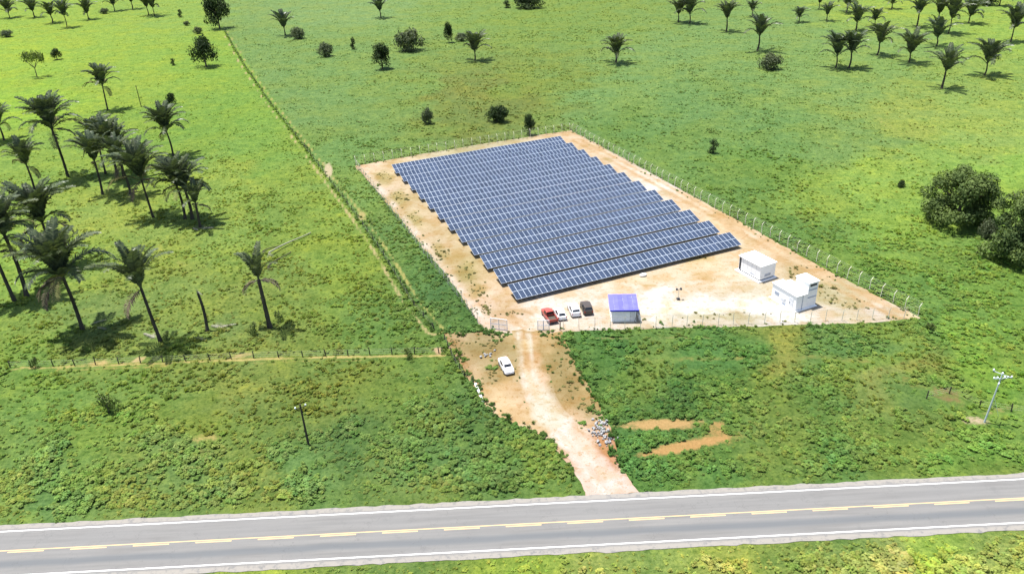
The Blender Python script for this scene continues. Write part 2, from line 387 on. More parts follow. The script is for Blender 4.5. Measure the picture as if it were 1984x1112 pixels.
def set_color(me, name, rgb):
    a = me.attributes.new(name, 'FLOAT_COLOR', 'POINT'); d = np.ones((len(me.vertices), 4), np.float32); d[:, :3] = rgb; a.data.foreach_set('color', d.ravel())
def set_float(me, name, v):
    a = me.attributes.new(name, 'FLOAT', 'POINT'); a.data.foreach_set('value', np.asarray(v, np.float32))

# ------------------------------------------------------------------ outlines on the land
YARD = G([(688,322),(760,309),(900,285),(1020,266),(1106,253),(1180,292),(1300,357),(1430,428),(1560,500),(1680,563),(1785,617),(1700,625),(1560,630),(1400,634),(1300,634),(1200,638),(1100,642),(1042,648),(985,648),(938,640),(905,590),(860,528),(800,455),(740,382)])
APRON = G([(860,645),(940,643),(985,650),(1042,650),(1086,643),(1106,680),(1130,730),(1156,780),(1168,800),(1190,850),(1200,900),(1226,945),(1135,952),(1062,852),(1030,835),(1000,824),(965,806),(936,784),(920,748),(900,725),(884,692),(866,672)])
TRACK = G([(988,640),(998,680),(1004,720),(1012,760),(1026,800),(1046,832),(1076,858),(1100,890),(1118,925),(1128,966),(1244,958),(1206,915),(1176,880),(1142,850),(1112,815),(1086,780),(1066,740),(1052,700),(1044,640)])
YARD_C = [(700,330,(245,218,186)),(735,345,(226,205,152)),(760,400,(216,196,146)),(790,440,(224,204,150)),(725,365,(247,226,206)),(790,450,(247,226,206)),(840,510,(246,224,204)),(885,560,(244,220,196)),(870,505,(214,194,136)),(905,525,(196,180,120)),(930,545,(226,202,152)),(945,590,(242,218,194)),(930,612,(247,220,196)),
 (985,600,(226,196,152)),(1050,592,(254,243,230)),(1000,622,(243,220,192)),(970,560,(241,216,178)),(1120,565,(253,236,214)),(1200,545,(252,232,202)),(1300,530,(252,230,196)),(1380,510,(246,218,174)),(1350,500,(238,212,158)),(1400,540,(250,232,204)),(1350,600,(255,252,245)),(1280,592,(255,252,245)),(1450,590,(255,253,248)),(1520,600,(255,252,245)),(1250,605,(253,248,238)),(1160,600,(252,240,226)),
 (1100,625,(252,236,214)),(1400,616,(226,214,184)),(1450,613,(216,206,168)),(1350,625,(222,208,168)),(1250,628,(232,216,176)),(1600,560,(214,206,168)),(1640,580,(222,212,174)),(1600,602,(244,232,212)),(1700,607,(242,228,208)),(1770,617,(236,222,176)),(1540,520,(222,207,168)),(1500,475,(236,204,158)),(1460,478,(252,234,206)),(1420,432,(242,212,168)),
 (1350,392,(242,217,180)),(1250,342,(250,231,206)),(1270,357,(255,247,234)),(1200,302,(247,224,194)),(1112,264,(242,213,176)),(900,292,(216,207,168)),(1000,274,(216,207,168)),(1060,264,(232,208,168)),(1130,280,(238,214,176)),(1600,530,(234,198,150)),(1560,508,(234,198,150)),(1690,580,(236,206,164)),(1100,400,(225,190,140)),(1150,480,(228,196,148)),(980,420,(222,190,142))]
APRON_C = [(880,660,(206,181,138)),(930,665,(190,171,127)),(960,682,(190,176,128)),(900,700,(216,187,147)),(920,740,(222,192,144)),(960,760,(236,207,158)),(1000,800,(242,208,164)),(980,650,(216,191,143)),(1070,660,(212,184,130)),(1075,690,(186,166,112)),(1100,715,(192,168,114)),(1080,745,(188,165,116)),(1130,765,(202,178,124)),(1145,795,(196,178,128)),(1110,805,(228,194,150)),(1140,832,(247,220,194)),(1180,905,(202,142,92)),(1160,872,(208,150,100)),(1030,820,(250,225,190)),(960,715,(196,178,128)),(1128,940,(247,219,196)),(1160,956,(250,232,218)),(1232,946,(247,222,200)),(1205,925,(240,206,176))]
TRACK_C = [(1010,648,(226,190,146)),(1015,668,(250,222,178)),(1030,684,(224,184,136)),(1018,720,(250,228,194)),(1040,780,(255,244,232)),(1065,812,(255,245,234)),(1110,868,(252,230,208)),(1150,920,(247,219,196)),(1185,950,(252,236,224)),(998,690,(206,170,120)),(1045,715,(236,200,156)),(1120,840,(248,220,190))]
_pl = lambda T: (np.array([[ground(a, b).x / ground(a, b).y * 1.6, math.log(ground(a, b).y)] for a, b, _ in T]), np.array([list(np.minimum(alb(c_, 1.06) * np.array([1.01, 1.0, 1.03]), .8)) for _, _, c_ in T]))

YARD_P = [(742,345,16,12,(206,190,132)),(772,385,18,15,(204,188,130)),(800,425,18,15,(200,184,124)),(850,485,16,18,(202,184,126)),(905,528,18,20,(186,170,108)),(925,562,14,14,(206,186,132)),(990,606,44,6,(214,180,132)),(940,600,12,12,(222,198,160)),
 (1352,500,30,5,(226,204,146)),(1405,612,90,7,(206,196,152)),(1600,566,26,22,(204,194,150)),(1640,588,40,10,(212,202,160)),(1545,528,22,16,(214,196,152)),(1462,520,9,5,(226,206,160)),(1180,310,10,6,(212,194,146)),(1290,375,16,6,(222,198,150)),(1420,432,22,8,(222,188,138)),(1700,606,50,5,(236,224,206)),(1230,615,30,5,(232,206,160)),(1350,540,20,3,(232,196,140)),(1265,556,14,4,(236,204,150)),(1330,596,80,13,(275,272,264)),(1470,592,60,14,(275,273,268)),(1530,612,40,8,(268,262,250)),(1265,604,26,12,(270,266,258)),(1275,358,14,7,(268,260,246)),(1405,612,70,4,(214,204,164))]
APRON_P = [(940,670,46,18,(184,166,120)),(880,668,22,12,(196,166,124)),(1085,695,20,42,(178,160,108)),(1105,745,22,28,(182,160,110)),(1140,790,24,14,(190,172,124)),(960,725,24,20,(190,172,124)),(900,712,14,22,(206,172,132)),(1172,890,12,28,(212,156,106)),(1160,868,18,12,(216,164,114)),(1130,828,22,8,(250,228,206))]
TRACK_P = [(1013,655,24,9,(222,182,134)),(1008,672,8,9,(255,232,196)),(1024,668,9,8,(255,232,196)),(1035,690,14,10,(224,180,130)),(1042,790,30,34,(255,250,242)),(1066,815,30,22,(255,250,242)),(1018,735,10,30,(254,236,208)),(1040,735,9,30,(252,232,204))]
def blobs_of_colour(xy, tint, table, k=1.0):
    x = xy[:, 0] + (fbm(xy[:, 0] / 1.6, xy[:, 1] / 1.6, 71) - .5) * 2.4; y = xy[:, 1] + (fbm(xy[:, 0] / 1.6, xy[:, 1] / 1.6, 73) - .5) * 3.4
    for u, v, ru, rv, c_ in table:
        g = ground(u, v); a = ground(u + ru, v) - g; b_ = ground(u, v - rv) - g; det = a.x * b_.y - a.y * b_.x
        p = ((x - g.x) * b_.y - (y - g.y) * b_.x) / det; q = (a.x * (y - g.y) - a.y * (x - g.x)) / det
        f_ = np.clip((1.35 - np.hypot(p, q)) / .7, 0, 1)[:, None] * .85
        tint = tint * (1 - f_) + alb(c_, 1.04) * f_
    return tint
RUTS = {'dirt_yard': [([(702,335),(760,405),(830,497),(890,577),(930,622),(985,640)], .7, 1.1, (252,234,216)),([(1118,272),(1250,342),(1400,424),(1520,492),(1640,562),(1740,610)], .6, 1.1, (228,194,146)),([(1010,640),(1060,600),(1180,590),(1400,600)], .35, .8, (255,250,240))],
        'access_track': [([(1014,645),(1018,680),(1024,730),(1040,780),(1066,820),(1110,870),(1150,915),(1182,950)], .38, .85, (255,248,238))], 'entrance_apron': []}
def ruts_of_colour(name, xy, tint):
    for pts, hw, off, c_ in RUTS[name]:
        w_ = G(pts); d, side, al = dist_line(xy[:, 0], xy[:, 1], w_); n = fbm(al / 5, side * 2, 91, 2)
        f_ = (np.clip(1.4 - np.abs(d - off) / hw, 0, 1) * np.clip(.2 + n, 0, .9))[:, None]
        tint = tint * (1 - f_) + alb(c_, 1.04) * f_
    return tint
def ragged(poly, step, amp, seed, scale=2.5):
    out = []
    for i in range(len(poly)):
        a, b = Vector(poly[i]), Vector(poly[(i + 1) % len(poly)]); n = max(1, int((b - a).length / step))
        for k in range(n): out.append(a.lerp(b, k / n))
    x = np.array([p.x for p in out]); y = np.array([p.y for p in out])
    dx = (fbm(x / scale, y / scale, seed) - .5) * 2 * amp; dy = (fbm(x / scale + 50, y / scale, seed + 5) - .5) * 2 * amp
    return np.c_[x + dx, y + dy]
def sheet(name, poly, z, table, amp=.7, step=.5, grid=.9, seed=1, into=None, reach=1.1, patches=()):
    b = ragged(poly, step, amp, seed); n = len(b)
    x0, y0 = b.min(0); x1, y1 = b.max(0)
    gx, gy = np.meshgrid(np.arange(x0, x1, grid), np.arange(y0, y1, grid)); gx, gy = gx.ravel(), gy.ravel()
    k = inside(gx, gy, b); gx, gy = gx[k], gy[k]
    dd = np.full(len(gx), 1e9)
    for p in b: dd = np.minimum(dd, (gx - p[0]) ** 2 + (gy - p[1]) ** 2)
    k = dd > .12; pts = np.r_[b, np.c_[gx[k], gy[k]]]
    v2, e2, f2, *_ = delaunay_2d_cdt([Vector(p) for p in pts], [(i, (i + 1) % n) for i in range(n)], [], 1, 1e-5)
    me = bpy.data.meshes.new(name); me.from_pydata([(p.x, p.y, z) for p in v2], [], f2); me.materials.append(M['dirt'])
    xy = np.array([(p.x, p.y) for p in v2]); q, val = _pl(table)
    edge_d = np.full(len(xy), 1e9)
    for p in b: edge_d = np.minimum(edge_d, np.hypot(xy[:, 0] - p[0], xy[:, 1] - p[1]))
    _tint = (idw(xy[:, 0] + (fbm(xy[:, 0] / 3, xy[:, 1] / 3, 3) - .5) * 4, xy[:, 1] + (fbm(xy[:, 0] / 3, xy[:, 1] / 3, 31) - .5) * 6, q, val))
    _tint = ruts_of_colour(name, xy, blobs_of_colour(xy, _tint, patches))
    if into is not None:      # worn edge: the trodden strip fades into what lies beside it
        q2, v2_ = _pl(into); other = idw(xy[:, 0], xy[:, 1], q2, v2_)
        f_ = np.clip((edge_d + (fbm(xy[:, 0] / 1.2, xy[:, 1] / 1.2, 61) - .5) * reach * 1.2) / reach, 0, 1)[:, None]; _tint = other * (1 - f_) + _tint * f_
    set_color(me, 'tint', _tint)
    o = link(name, me); tag(o, kind='structure'); return o

# bare soil shapes: lines and patches on the pasture
LINES = [  # points, half width, colour, strength
 ([(436,62),(470,122),(520,196),(575,266),(622,328),(690,418),(745,498),(798,588),(842,640)], 'path', None, 1),
 ([(40,713),(180,709),(300,704),(480,696),(640,692),(860,688)], .38, (238,220,140), .62),
 ([(110,717),(260,712),(330,708)], .30, (228,206,120), .50),
 ([(480,705),(600,700),(700,699)], .25, (224,204,124), .45),
 ([(1230,698),(1400,694),(1560,690),(1680,700)], .8, (176,178,98), .45),
 ([(1690,222),(1715,245),(1760,262)], .35, (220,222,130), .5),
 ([(30,715),(5,720)], .3, (220,204,130), .5),
 ([(575,262),(650,345),(700,425)], .5, (226,208,140), .12),
]
PATCH = [  # u, v, half width px, half height px, colour, strength, slant
 (395,850,42,11,(226,208,130),.62,-.1),(1283,822,92,12,(238,198,134),.88,-.03),(1335,862,108,13,(236,190,124),.88,-.2),(1388,832,26,20,(228,186,120),.7,0),(1420,850,40,12,(206,190,110),.5,-.3),
 (1888,815,34,10,(246,224,188),.75,.1),(1835,765,48,20,(172,152,100),.6,.35),(1775,742,55,14,(176,172,92),.5,.25),(1935,795,40,9,(200,190,120),.5,-.2),
 (636,330,9,15,(244,226,186),1.0,0),(700,418,11,12,(226,212,140),.8,0),(192,703,26,6,(240,214,140),.75,-.1),(268,697,16,6,(240,214,150),.8,-.3),(240,705,14,4,(240,216,150),.7,0),(466,690,34,7,(232,206,140),.65,-.2),(850,680,12,8,(240,206,160),.9,0),
 (425,632,26,8,(206,210,170),.55,0),(390,440,20,6,(220,214,176),.55,0),(110,640,30,8,(190,204,110),.4,0),(350,510,22,8,(214,216,120),.5,.3),(310,480,10,14,(224,222,110),.5,0),
 (455,690,20,6,(228,190,120),.55,0),(300,650,12,7,(226,226,196),.6,-.4),(1320,655,110,5,(196,190,120),.45,0),(1180,655,60,4,(206,196,130),.5,0),(975,290,30,5,(190,186,110),.3,0),
 (1795,80,60,8,(176,208,84),.4,0),(1715,235,30,10,(208,204,110),.4,.5),(200,730,90,9,(178,182,84),.35,0),(700,710,60,6,(190,184,96),.35,0),
]
def soil_fields(x, y):
    s = np.zeros(len(x)); col = np.tile(alb((220,200,140)), (len(x), 1))
    def put(v, c):
        nonlocal s
        m = v > s; col[m] = c; s = np.maximum(s, v)
    for pts, hw, c, st in LINES:
        w_ = G(pts); d, side, al = dist_line(x, y, w_)
        n = fbm(al / 4.0, side * 3.0 + 9, 17, 3)
        if hw == 'path':
            put(np.clip(1.15 - np.abs(d - 1.35) / .60, 0, 1) * np.clip(.42 + n * .75, 0, 1) * (side > 0) * .9, alb((206,204,120)))
            put(np.clip(1.15 - np.abs(d - 1.25) / .65, 0, 1) * np.clip(.16 + n * .95, 0, 1) * (side < 0), alb((226,210,150)))
        else:
            put(np.clip(1.25 - d / hw * .6, 0, 1) * st * np.clip(.5 + n * 1.1, 0, 1.2), alb(c))
    for u, v, ru, rv, c, st, sl in PATCH:
        g = ground(u, v); a = ground(u + ru, v + ru * sl) - g; b = ground(u, v - rv) - g
        det = a.x * b.y - a.y * b.x; dx, dy = x - g.x, y - g.y
        p = (dx * b.y - dy * b.x) / det; q = (a.x * dy - a.y * dx) / det
        put(np.clip(1.45 - np.hypot(p, q) * 1.0, 0, 1) * st * .9, alb(c))
    return np.clip(s, 0, 1), col

# ------------------------------------------------------------------ the land itself
def make_ground():
    ys = [-2500, -600, -120, 0, 25]
    y = 36.0
    while y < 720: ys.append(y); y += max(.42, y * .0046)
    ys += [800, 1000, 1400, 2200, 4500]; ys = np.array(ys)
    ts = np.r_[-30, -8, -3, -1.6, np.linspace(-1.08, 1.08, 400), 1.6, 3, 8, 30]
    hw = .72 * np.maximum(ys, 60) + 12
    X = (hw[:, None] * ts[None]).ravel(); Y = np.repeat(ys, len(ts)); n, m = len(ys), len(ts)
    me = bpy.data.meshes.new('ground')
    i = np.arange(n - 1)[:, None] * m + np.arange(m - 1)[None]
    f = np.stack([i, i + 1, i + m + 1, i + m], -1).reshape(-1, 4)
    me.vertices.add(n * m); me.vertices.foreach_set('co', np.c_[X, Y, np.zeros(n * m)].astype(np.float32).ravel())
    me.loops.add(f.size); me.loops.foreach_set('vertex_index', f.ravel().astype(np.int32))
    me.polygons.add(len(f)); me.polygons.foreach_set('loop_start', np.arange(0, f.size, 4, dtype=np.int32)); me.polygons.foreach_set('loop_total', np.full(len(f), 4, np.int32))
    me.update(calc_edges=True); me.validate()
    set_color(me, 'tint', land(X, np.clip(Y, 40, 900))[:, :3])
    s, c = soil_fields(X, Y); set_float(me, 'soil', s); set_color(me, 'soil_tint', c)
    me.materials.append(M['ground'])
    tag(link('ground', me), kind='structure')
make_ground()
sheet('dirt_yard', YARD, .02, YARD_C, .45, grid=.75, seed=2, patches=YARD_P)
sheet('entrance_apron', APRON, .03, APRON_C, .45, grid=.6, seed=4, patches=APRON_P)
sheet('access_track', TRACK, .045, TRACK_C, .8, grid=.5, seed=6, into=APRON_C, patches=TRACK_P)

# ------------------------------------------------------------------ the paved road
ROAD_A = ground(0, 1030); ROAD_B = ground(1984, 928); ROAD_RZ = math.atan2(ROAD_B.y - ROAD_A.y, ROAD_B.x - ROAD_A.x)
ROAD_O = ROAD_A
def road_local(u, v):
    d = ground(u, v) - ROAD_O; c, s = math.cos(ROAD_RZ), math.sin(ROAD_RZ)
    return d.x * c + d.y * s, -d.x * s + d.y * c
def strip(name, x0, x1, y0, y1, z, mat, jag=0.0, parent=None, seg=1.0):
    n = max(1, int((x1 - x0) / seg)); xs = np.linspace(x0, x1, n + 1)
    a = (fbm(xs / 1.3, xs * 0, 41) - .5) * 2 * jag; b = (fbm(xs / 1.3, xs * 0 + 7, 43) - .5) * 2 * jag
    vs_ = [(x, y0 + j, z) for x, j in zip(xs, a)] + [(x, y1 + j, z) for x, j in zip(xs, b)]
    fs = [(i, i + 1, n + 2 + i, n + 1 + i) for i in range(n)]
    o = MB().add(vs_, fs).build(name, mat, parent)
    if not parent: o.location = (ROAD_O.x, ROAD_O.y, 0); o.rotation_euler.z = ROAD_RZ
    return o
lw = road_local(992, 1064)[1]; yl = road_local(992, 1016)[1]
up_sh = road_local(1500, 941)[1]; lo_sh = road_local(1600, 1047)[1]
road = strip('road', -600, 700, lo_sh, up_sh, .05, 'asphalt', .22, seg=.8); tag(road, kind='structure')
def marking(x0, x1, y, wd, mat): strip('lane_marking', x0, x1, y - wd / 2, y + wd / 2, .004 + .05, mat, 0, road, 8)
marking(-600, 700, 0, .17, 'white_line'); marking(-600, 700, lw, .17, 'white_line'); marking(-600, 700, yl, .13, 'yellow_line')
d0 = road_local(980, 1018)[0]
for k in range(-14, 15): marking(d0 + k * 7.1, d0 + k * 7.1 + 4.1, yl - .27, .15, 'yellow_line')

# ------------------------------------------------------------------ solar arrays
TH, TILT = R(22.615), R(16); ROW0 = Vector((.738, 117.672, 0)); STEP = Vector((-2.6032, 6.14265, 0)); NCOL = 48
mod = MB(); a, b, fr, h = .494, 1.003, .036, .04
ring = lambda x, y, z: [(-x, -y, z), (x, -y, z), (x, y, z), (-x, y, z)]
mod.v = ring(a, b, 0) + ring(a, b, h) + ring(a - fr, b - fr, h) + ring(a - fr, b - fr, h - .006)
mod.f = [(0, 3, 2, 1)] + [(i, (i + 1) % 4, 4 + (i + 1) % 4, 4 + i) for i in range(4)] + [(4 + i, 4 + (i + 1) % 4, 8 + (i + 1) % 4, 8 + i) for i in range(4)] + [(8 + i, 8 + (i + 1) % 4, 12 + (i + 1) % 4, 12 + i) for i in range(4)] + [(12, 13, 14, 15)]
mod.mi = [0] * 13 + [1]
me_mod = mod.mesh('solar_module', ['alu', 'cells'])
me_rail = MB().box((0, -.03, -.10), (NCOL, .03, -.03)).mesh('rail', 'steel')
me_post = MB().box((-.06, -.06, 0), (.06, .06, 1.0)).mesh('support_post', 'steel')
me_beam = MB().box((-.04, -1.8, -.22), (.04, 1.8, -.10)).mesh('cross_beam', 'steel')
ORD = ['front', 'second', 'third', 'fourth', 'fifth', 'sixth', 'seventh', 'eighth', 'ninth', 'tenth', 'eleventh', 'rearmost']
LOW, WS = .80, 4.05
for r in range(12):
    t = empty('solar_array', ROW0 + STEP * r, TH)
    lab = {0: 'front row of blue solar panels, the one beside the parked cars', 11: 'rearmost row of blue solar panels along the back fence'}.get(r, f'{ORD[r]} row of blue solar panels counted from the parked cars')
    tag(t, lab, 'solar array', 'rows of solar panels in the fenced yard')
    for j in range(2):
        for k in range(NCOL):
            o = link('solar_module', me_mod, t); s = 1.01 + j * 2.03 + random.uniform(-.004, .004)
            o.location = (k + .5, s * math.cos(TILT), LOW + s * math.sin(TILT) + random.uniform(-.004, .004)); o.rotation_euler.x = TILT + random.uniform(-.003, .003)
    for s in (.5, 1.55, 2.5, 3.55):
        o = link('rail', me_rail, t); o.location = (0, s * math.cos(TILT), LOW + s * math.sin(TILT)); o.rotation_euler.x = TILT
    for k in range(13):
        x = .6 + k * (NCOL - 1.2) / 12
        o = link('cross_beam', me_beam, t); o.location = (x, WS / 2 * math.cos(TILT), LOW + WS / 2 * math.sin(TILT)); o.rotation_euler.x = TILT
        o = link('support_post', me_post, t); o.location = (x, WS / 2 * math.cos(TILT), 0); o.scale.z = LOW + WS / 2 * math.sin(TILT) - .2

# ------------------------------------------------------------------ yard fence of bent concrete posts
def post_mesh():
    m = MB(); w_ = .038
    def sq(y, z, wz): return [(-wz, y - wz, z), (wz, y - wz, z), (wz, y + wz, z), (-wz, y + wz, z)]
    m.loft([sq(0, 0, w_), sq(0, 1.95, w_ * .9), sq(.12, 2.12, w_ * .85), sq(.45, 2.48, w_ * .7)])
    return m.mesh('post', 'concrete')
me_fpost = post_mesh()
me_brace = MB().bar((0, 0, 0), (0, -1.3, 1.5), .06, n=5).mesh('brace', 'concrete')
def yard_fence(label, p, q, spacing=2.5, start=0, braces=()):
    a, b = ground(*p), ground(*q); d = b - a; L = d.length; n = max(1, round(L / spacing)); az = math.atan2(d.y, d.x)
    t = empty('perimeter_fence', a, az); tag(t, label, 'fence', 'concrete post fence round the solar yard')
    for k in range(start, n + 1):
        o = link('post', me_fpost, t); o.location = (k * L / n + random.uniform(-.08, .08), random.uniform(-.03, .03), random.uniform(-.12, .02)); o.rotation_euler = (random.uniform(-.04, .04), random.uniform(-.03, .03), 0)
        if k in braces:
            o = link('brace', me_brace, t); o.location = (k * L / n + .1, 0, 0)
    m = MB()
    for z, y in ((.25, 0), (.7, 0), (1.15, 0), (1.6, 0), (1.95, 0), (2.25, .24), (2.45, .42)): m.bar((0, y, z), (L, y, z), .008, n=3, cap=False)
    m.build('wire', 'wire', t)
# local +y points out of the yard when a side is walked clockwise seen from above
yard_fence('concrete post fence running along the back of the solar yard', (690,320), (1104,255), 2.5, 0, (0, 11))
yard_fence('long concrete post fence on the palm and big tree side of the yard', (1108,256), (1778,613), 2.5, 0, (12, 24, 36))
yard_fence('concrete post fence beside the white buildings and blue roofed shed', (1780,616), (1092,640), 2.5, 1)
yard_fence('concrete post fence along the path side of the solar yard', (936,638), (692,325), 2.5, 1, (16,))
def gate(label, p, q, h):
    a, b = ground(*p), ground(*q); d = b - a; L = d.length
    t = empty('gate_leaf', a, math.atan2(d.y, d.x)); tag(t, label, 'gate', 'gate leaves at the yard entrance')
    m = MB()
    for x in (0, L / 2, L): m.bar((x, 0, .1), (x, 0, h), .06, n=6)
    for z in (.15, h / 2, h): m.bar((0, 0, z), (L, 0, z), .05, n=6)
    m.build('frame', 'white_dirty', t)
    n = int(L / .14); mb = MB().bar((0, 0, .15), (0, 0, h), .022, n=4).mesh('bar', 'white_dirty')
    for k in range(1, n): o = link('bar', mb, t); o.location.x = k * L / n
gate('pale barred gate leaf swung open beside the solar panels', (951,637), (983,641), 2.1)
gate('white barred gate leaf next to the red pickup', (1042,640), (1064,640), 1.9)

# ------------------------------------------------------------------ cars
def car_sections(kind):
    # x, floor z, sill half width, belt z, belt half width, top z, top half width
    if kind == 'hatch': return [(-1.98,.42,.62,.70,.70,.82,.62),(-1.85,.25,.78,.82,.82,.98,.74),(-1.35,.20,.84,.92,.85,1.38,.60),(-.9,.18,.85,.92,.86,1.50,.64),(.1,.18,.85,.90,.86,1.50,.65),(.55,.18,.85,.90,.86,1.34,.66),(1.05,.2,.84,.86,.84,.99,.72),(1.65,.22,.80,.74,.79,.84,.70),(1.95,.32,.66,.62,.66,.70,.56)]
    if kind == 'sedan': return [(-2.2,.42,.64,.72,.72,.84,.62),(-2.08,.25,.80,.84,.82,.98,.74),(-1.6,.20,.84,.90,.85,1.04,.74),(-1.0,.18,.85,.92,.86,1.40,.60),(-.55,.18,.86,.92,.87,1.46,.64),(.2,.18,.86,.90,.87,1.46,.65),(.6,.18,.86,.90,.86,1.32,.66),(1.1,.2,.85,.86,.85,.98,.73),(1.8,.22,.82,.76,.80,.86,.70),(2.15,.32,.68,.62,.68,.70,.58)]
    if kind == 'suv': return [(-2.1,.45,.66,.80,.76,.98,.68),(-2.0,.28,.84,.95,.86,1.2,.76),(-1.75,.24,.88,1.0,.89,1.60,.68),(-1.2,.22,.89,1.0,.90,1.70,.70),(.2,.22,.89,1.0,.90,1.70,.70),(.6,.22,.89,1.0,.90,1.50,.70),(1.05,.24,.88,.98,.88,1.1,.76),(1.75,.26,.84,.88,.83,.98,.74),(2.1,.36,.70,.72,.72,.80,.62)]
    if kind == 'pickup': return [(-.55,.28,.88,1.0,.90,1.06,.86),(-.52,.26,.89,1.02,.90,1.62,.66),(-.1,.26,.89,1.0,.90,1.70,.68),(.55,.26,.89,1.0,.90,1.66,.68),(1.15,.26,.88,.98,.88,1.1,.78),(1.95,.28,.86,.90,.85,.98,.76),(2.4,.38,.72,.74,.74,.82,.64)]
def make_car(kind, paint, label, u, v, heading, tail='lamp_red', group='parked vehicles'):
    t = empty('pickup_truck' if kind == 'pickup' else 'car', ground(u, v, .05), heading); tag(t, label, 'pickup' if kind == 'pickup' else 'car', group); t.scale = (.92,) * 3
    S = car_sections(kind); rings = []
    for x, zf, ws, zb, wb, zt, wt in S:
        rings.append([(x, -ws * .9, zf), (x, -ws, zf + .12), (x, -wb, zb - .12), (x, -wb * .97, zb), (x, -wt, zt - .05), (x, -wt * .8, zt), (x, wt * .8, zt), (x, wt, zt - .05), (x, wb * .97, zb), (x, wb, zb - .12), (x, ws, zf + .12), (x, ws * .9, zf)])
    m = MB().loft(rings)
    if kind == 'pickup':
        m.box((-2.45,-.88,.40),(-.58,.88,.62)); m.box((-2.45,-.90,.62),(-.58,-.80,1.05)); m.box((-2.45,.80,.62),(-.58,.90,1.05)); m.box((-2.47,-.79,.62),(-2.38,.79,1.04))
    m.build('body', paint, t, smooth=False)
    if kind == 'pickup': MB().box((-2.37,-.79,.625),(-.60,.79,.66)).build('bed_floor', 'bed', t)
    def pane(name, i, j, lo, hi, ins=.012):   # glass over a loft facet between section i and j
        def P(k, idx): return Vector(rings[k][idx])
        q = [P(i, lo), P(j, lo), P(j, hi), P(i, hi)]; c = sum(q, Vector()) / 4
        nrm = (q[1] - q[0]).cross(q[3] - q[0]).normalized()
        if nrm.dot(c - Vector((c.x * .6, 0, .9))) < 0: nrm = -nrm
        q = [c + (p - c) * .86 + nrm * ins for p in q]; back = [p - nrm * .02 for p in q]
        MB().loft([back, q]).build(name, 'glass', t)
    def hpane(name, i, j):
        q = [Vector(rings[i][5]), Vector(rings[j][5]), Vector(rings[j][6]), Vector(rings[i][6])]; c = sum(q, Vector()) / 4
        nrm = (q[1] - q[0]).cross(q[3] - q[0]).normalized()
        if nrm.z < 0: nrm = -nrm
        q = [c + Vector(((p - c).x * .84, (p - c).y * 1.08, (p - c).z * .84)) + nrm * .015 for p in q]; MB().loft([[p - nrm * .02 for p in q], q]).build(name, 'glass', t)
    if kind == 'hatch': cab, ws_, rw = [(2,3),(3,4),(4,5)], (5,6), (1,2)
    elif kind == 'sedan': cab, ws_, rw = [(3,4),(4,5),(5,6)], (6,7), (2,3)
    elif kind == 'suv': cab, ws_, rw = [(2,3),(3,4),(4,5)], (5,6), (1,2)
    else: cab, ws_, rw = [(1,2),(2,3)], (3,4), None
    for i, j in cab: pane('side_window', i, j, 3, 4); pane('side_window', i, j, 8, 7)
    hpane('windshield', *ws_)
    if rw: hpane('rear_window', *rw)
    else: MB().box((-.575,-.58,1.12),(-.545,.58,1.56)).build('rear_window', 'glass', t)
    x0, x1 = S[0][0], S[-1][0]; wb = .62 * (x1 - x0) / 2 if kind != 'pickup' else 1.5
    if kind == 'pickup': x0 = -2.45
    for sx in (-1, 1):
        for sy in (-1, 1):
            cx = sx * wb; r_ = .34 if kind in ('suv', 'pickup') else .30
            wl = MB().bar((cx, sy * .70, r_), (cx, sy * .90, r_), r_, n=14).build('wheel', 'tyre', t)
            MB().bar((cx, sy * .895, r_), (cx, sy * .912, r_), r_ * .62, n=10).build('rim', 'rim', wl)
    zt = .70 if kind != 'pickup' else .80
    for sy in (-1, 1):
        MB().box((x0 - .03, sy * .70 - .10, zt), (x0 + .16, sy * .70 + .10, zt + .20)).build('tail_light', tail, t, bevel=.02)
        MB().box((x1 - .25, sy * .56 - .13, .62), (x1 - .02, sy * .56 + .13, .74)).build('headlight', 'lamp_clear', t, bevel=.02)
    MB().box((x0 - .05, -.66, .34), (x0 + .12, .66, .52)).build('rear_bumper', 'grey_dark' if kind == 'pickup' else paint, t, bevel=.03)
    MB().box((x1 - .12, -.60, .34), (x1 + .04, .60, .50)).build('front_bumper', paint, t, bevel=.03)
    return t
def heading(u0, v0, u1, v1):
    d = ground(u1, v1) - ground(u0, v0); return math.atan2(d.y, d.x)
make_car('pickup', 'car_red', 'red pickup with an open dark bed parked by the white gate leaf', 1064, 616, heading(1074, 630, 1055, 603))
make_car('hatch', 'car_white', 'white hatchback parked right beside the red pickup', 1085, 612, heading(1090, 622, 1080, 602))
make_car('suv', 'car_white', 'white car parked between another white car and the dark car', 1112, 605, heading(1117, 617, 1108, 596))
make_car('suv', 'car_dark', 'dark brown car parked nearest the blue roofed shed', 1136, 601, heading(1141, 610, 1133, 592))
make_car('sedan', 'car_white', 'lone white car parked on the dry ground outside the gate', 981, 714, heading(974, 702, 988, 727), group='parked vehicles')

# ------------------------------------------------------------------ blue-roofed shed
def frame_from(p, q):
    a, b = ground(*p), ground(*q); d = b - a; return a, math.atan2(d.y, d.x), d.length
a, rz, L = frame_from((1184, 624.5), (1233, 624))
t = empty('shed', a, rz); tag(t, 'small pale shed with a bright blue sheet roof', 'shed')
D = 4.1; H1, H2 = 2.35, 2.75
MB().box((0, 0, .03), (L, D, .15)).build('floor_slab', 'concrete', t)
m = MB()
m.add([(.1,.1,.15),(L-.1,.1,.15),(L-.1,D-.1,.15),(.1,D-.1,.15),(.1,.1,H1),(L-.1,.1,H1),(L-.1,D-.1,H2),(.1,D-.1,H2)], [(0,3,2,1),(4,5,6,7),(0,1,5,4),(1,2,6,5),(2,3,7,6),(3,0,4,7)])
m.build('wall', 'shed_wall', t)
me_rib = MB().box((-.025, .075, .2), (.025, .1, H1 - .03)).mesh('wall_rib', 'shed_wall')
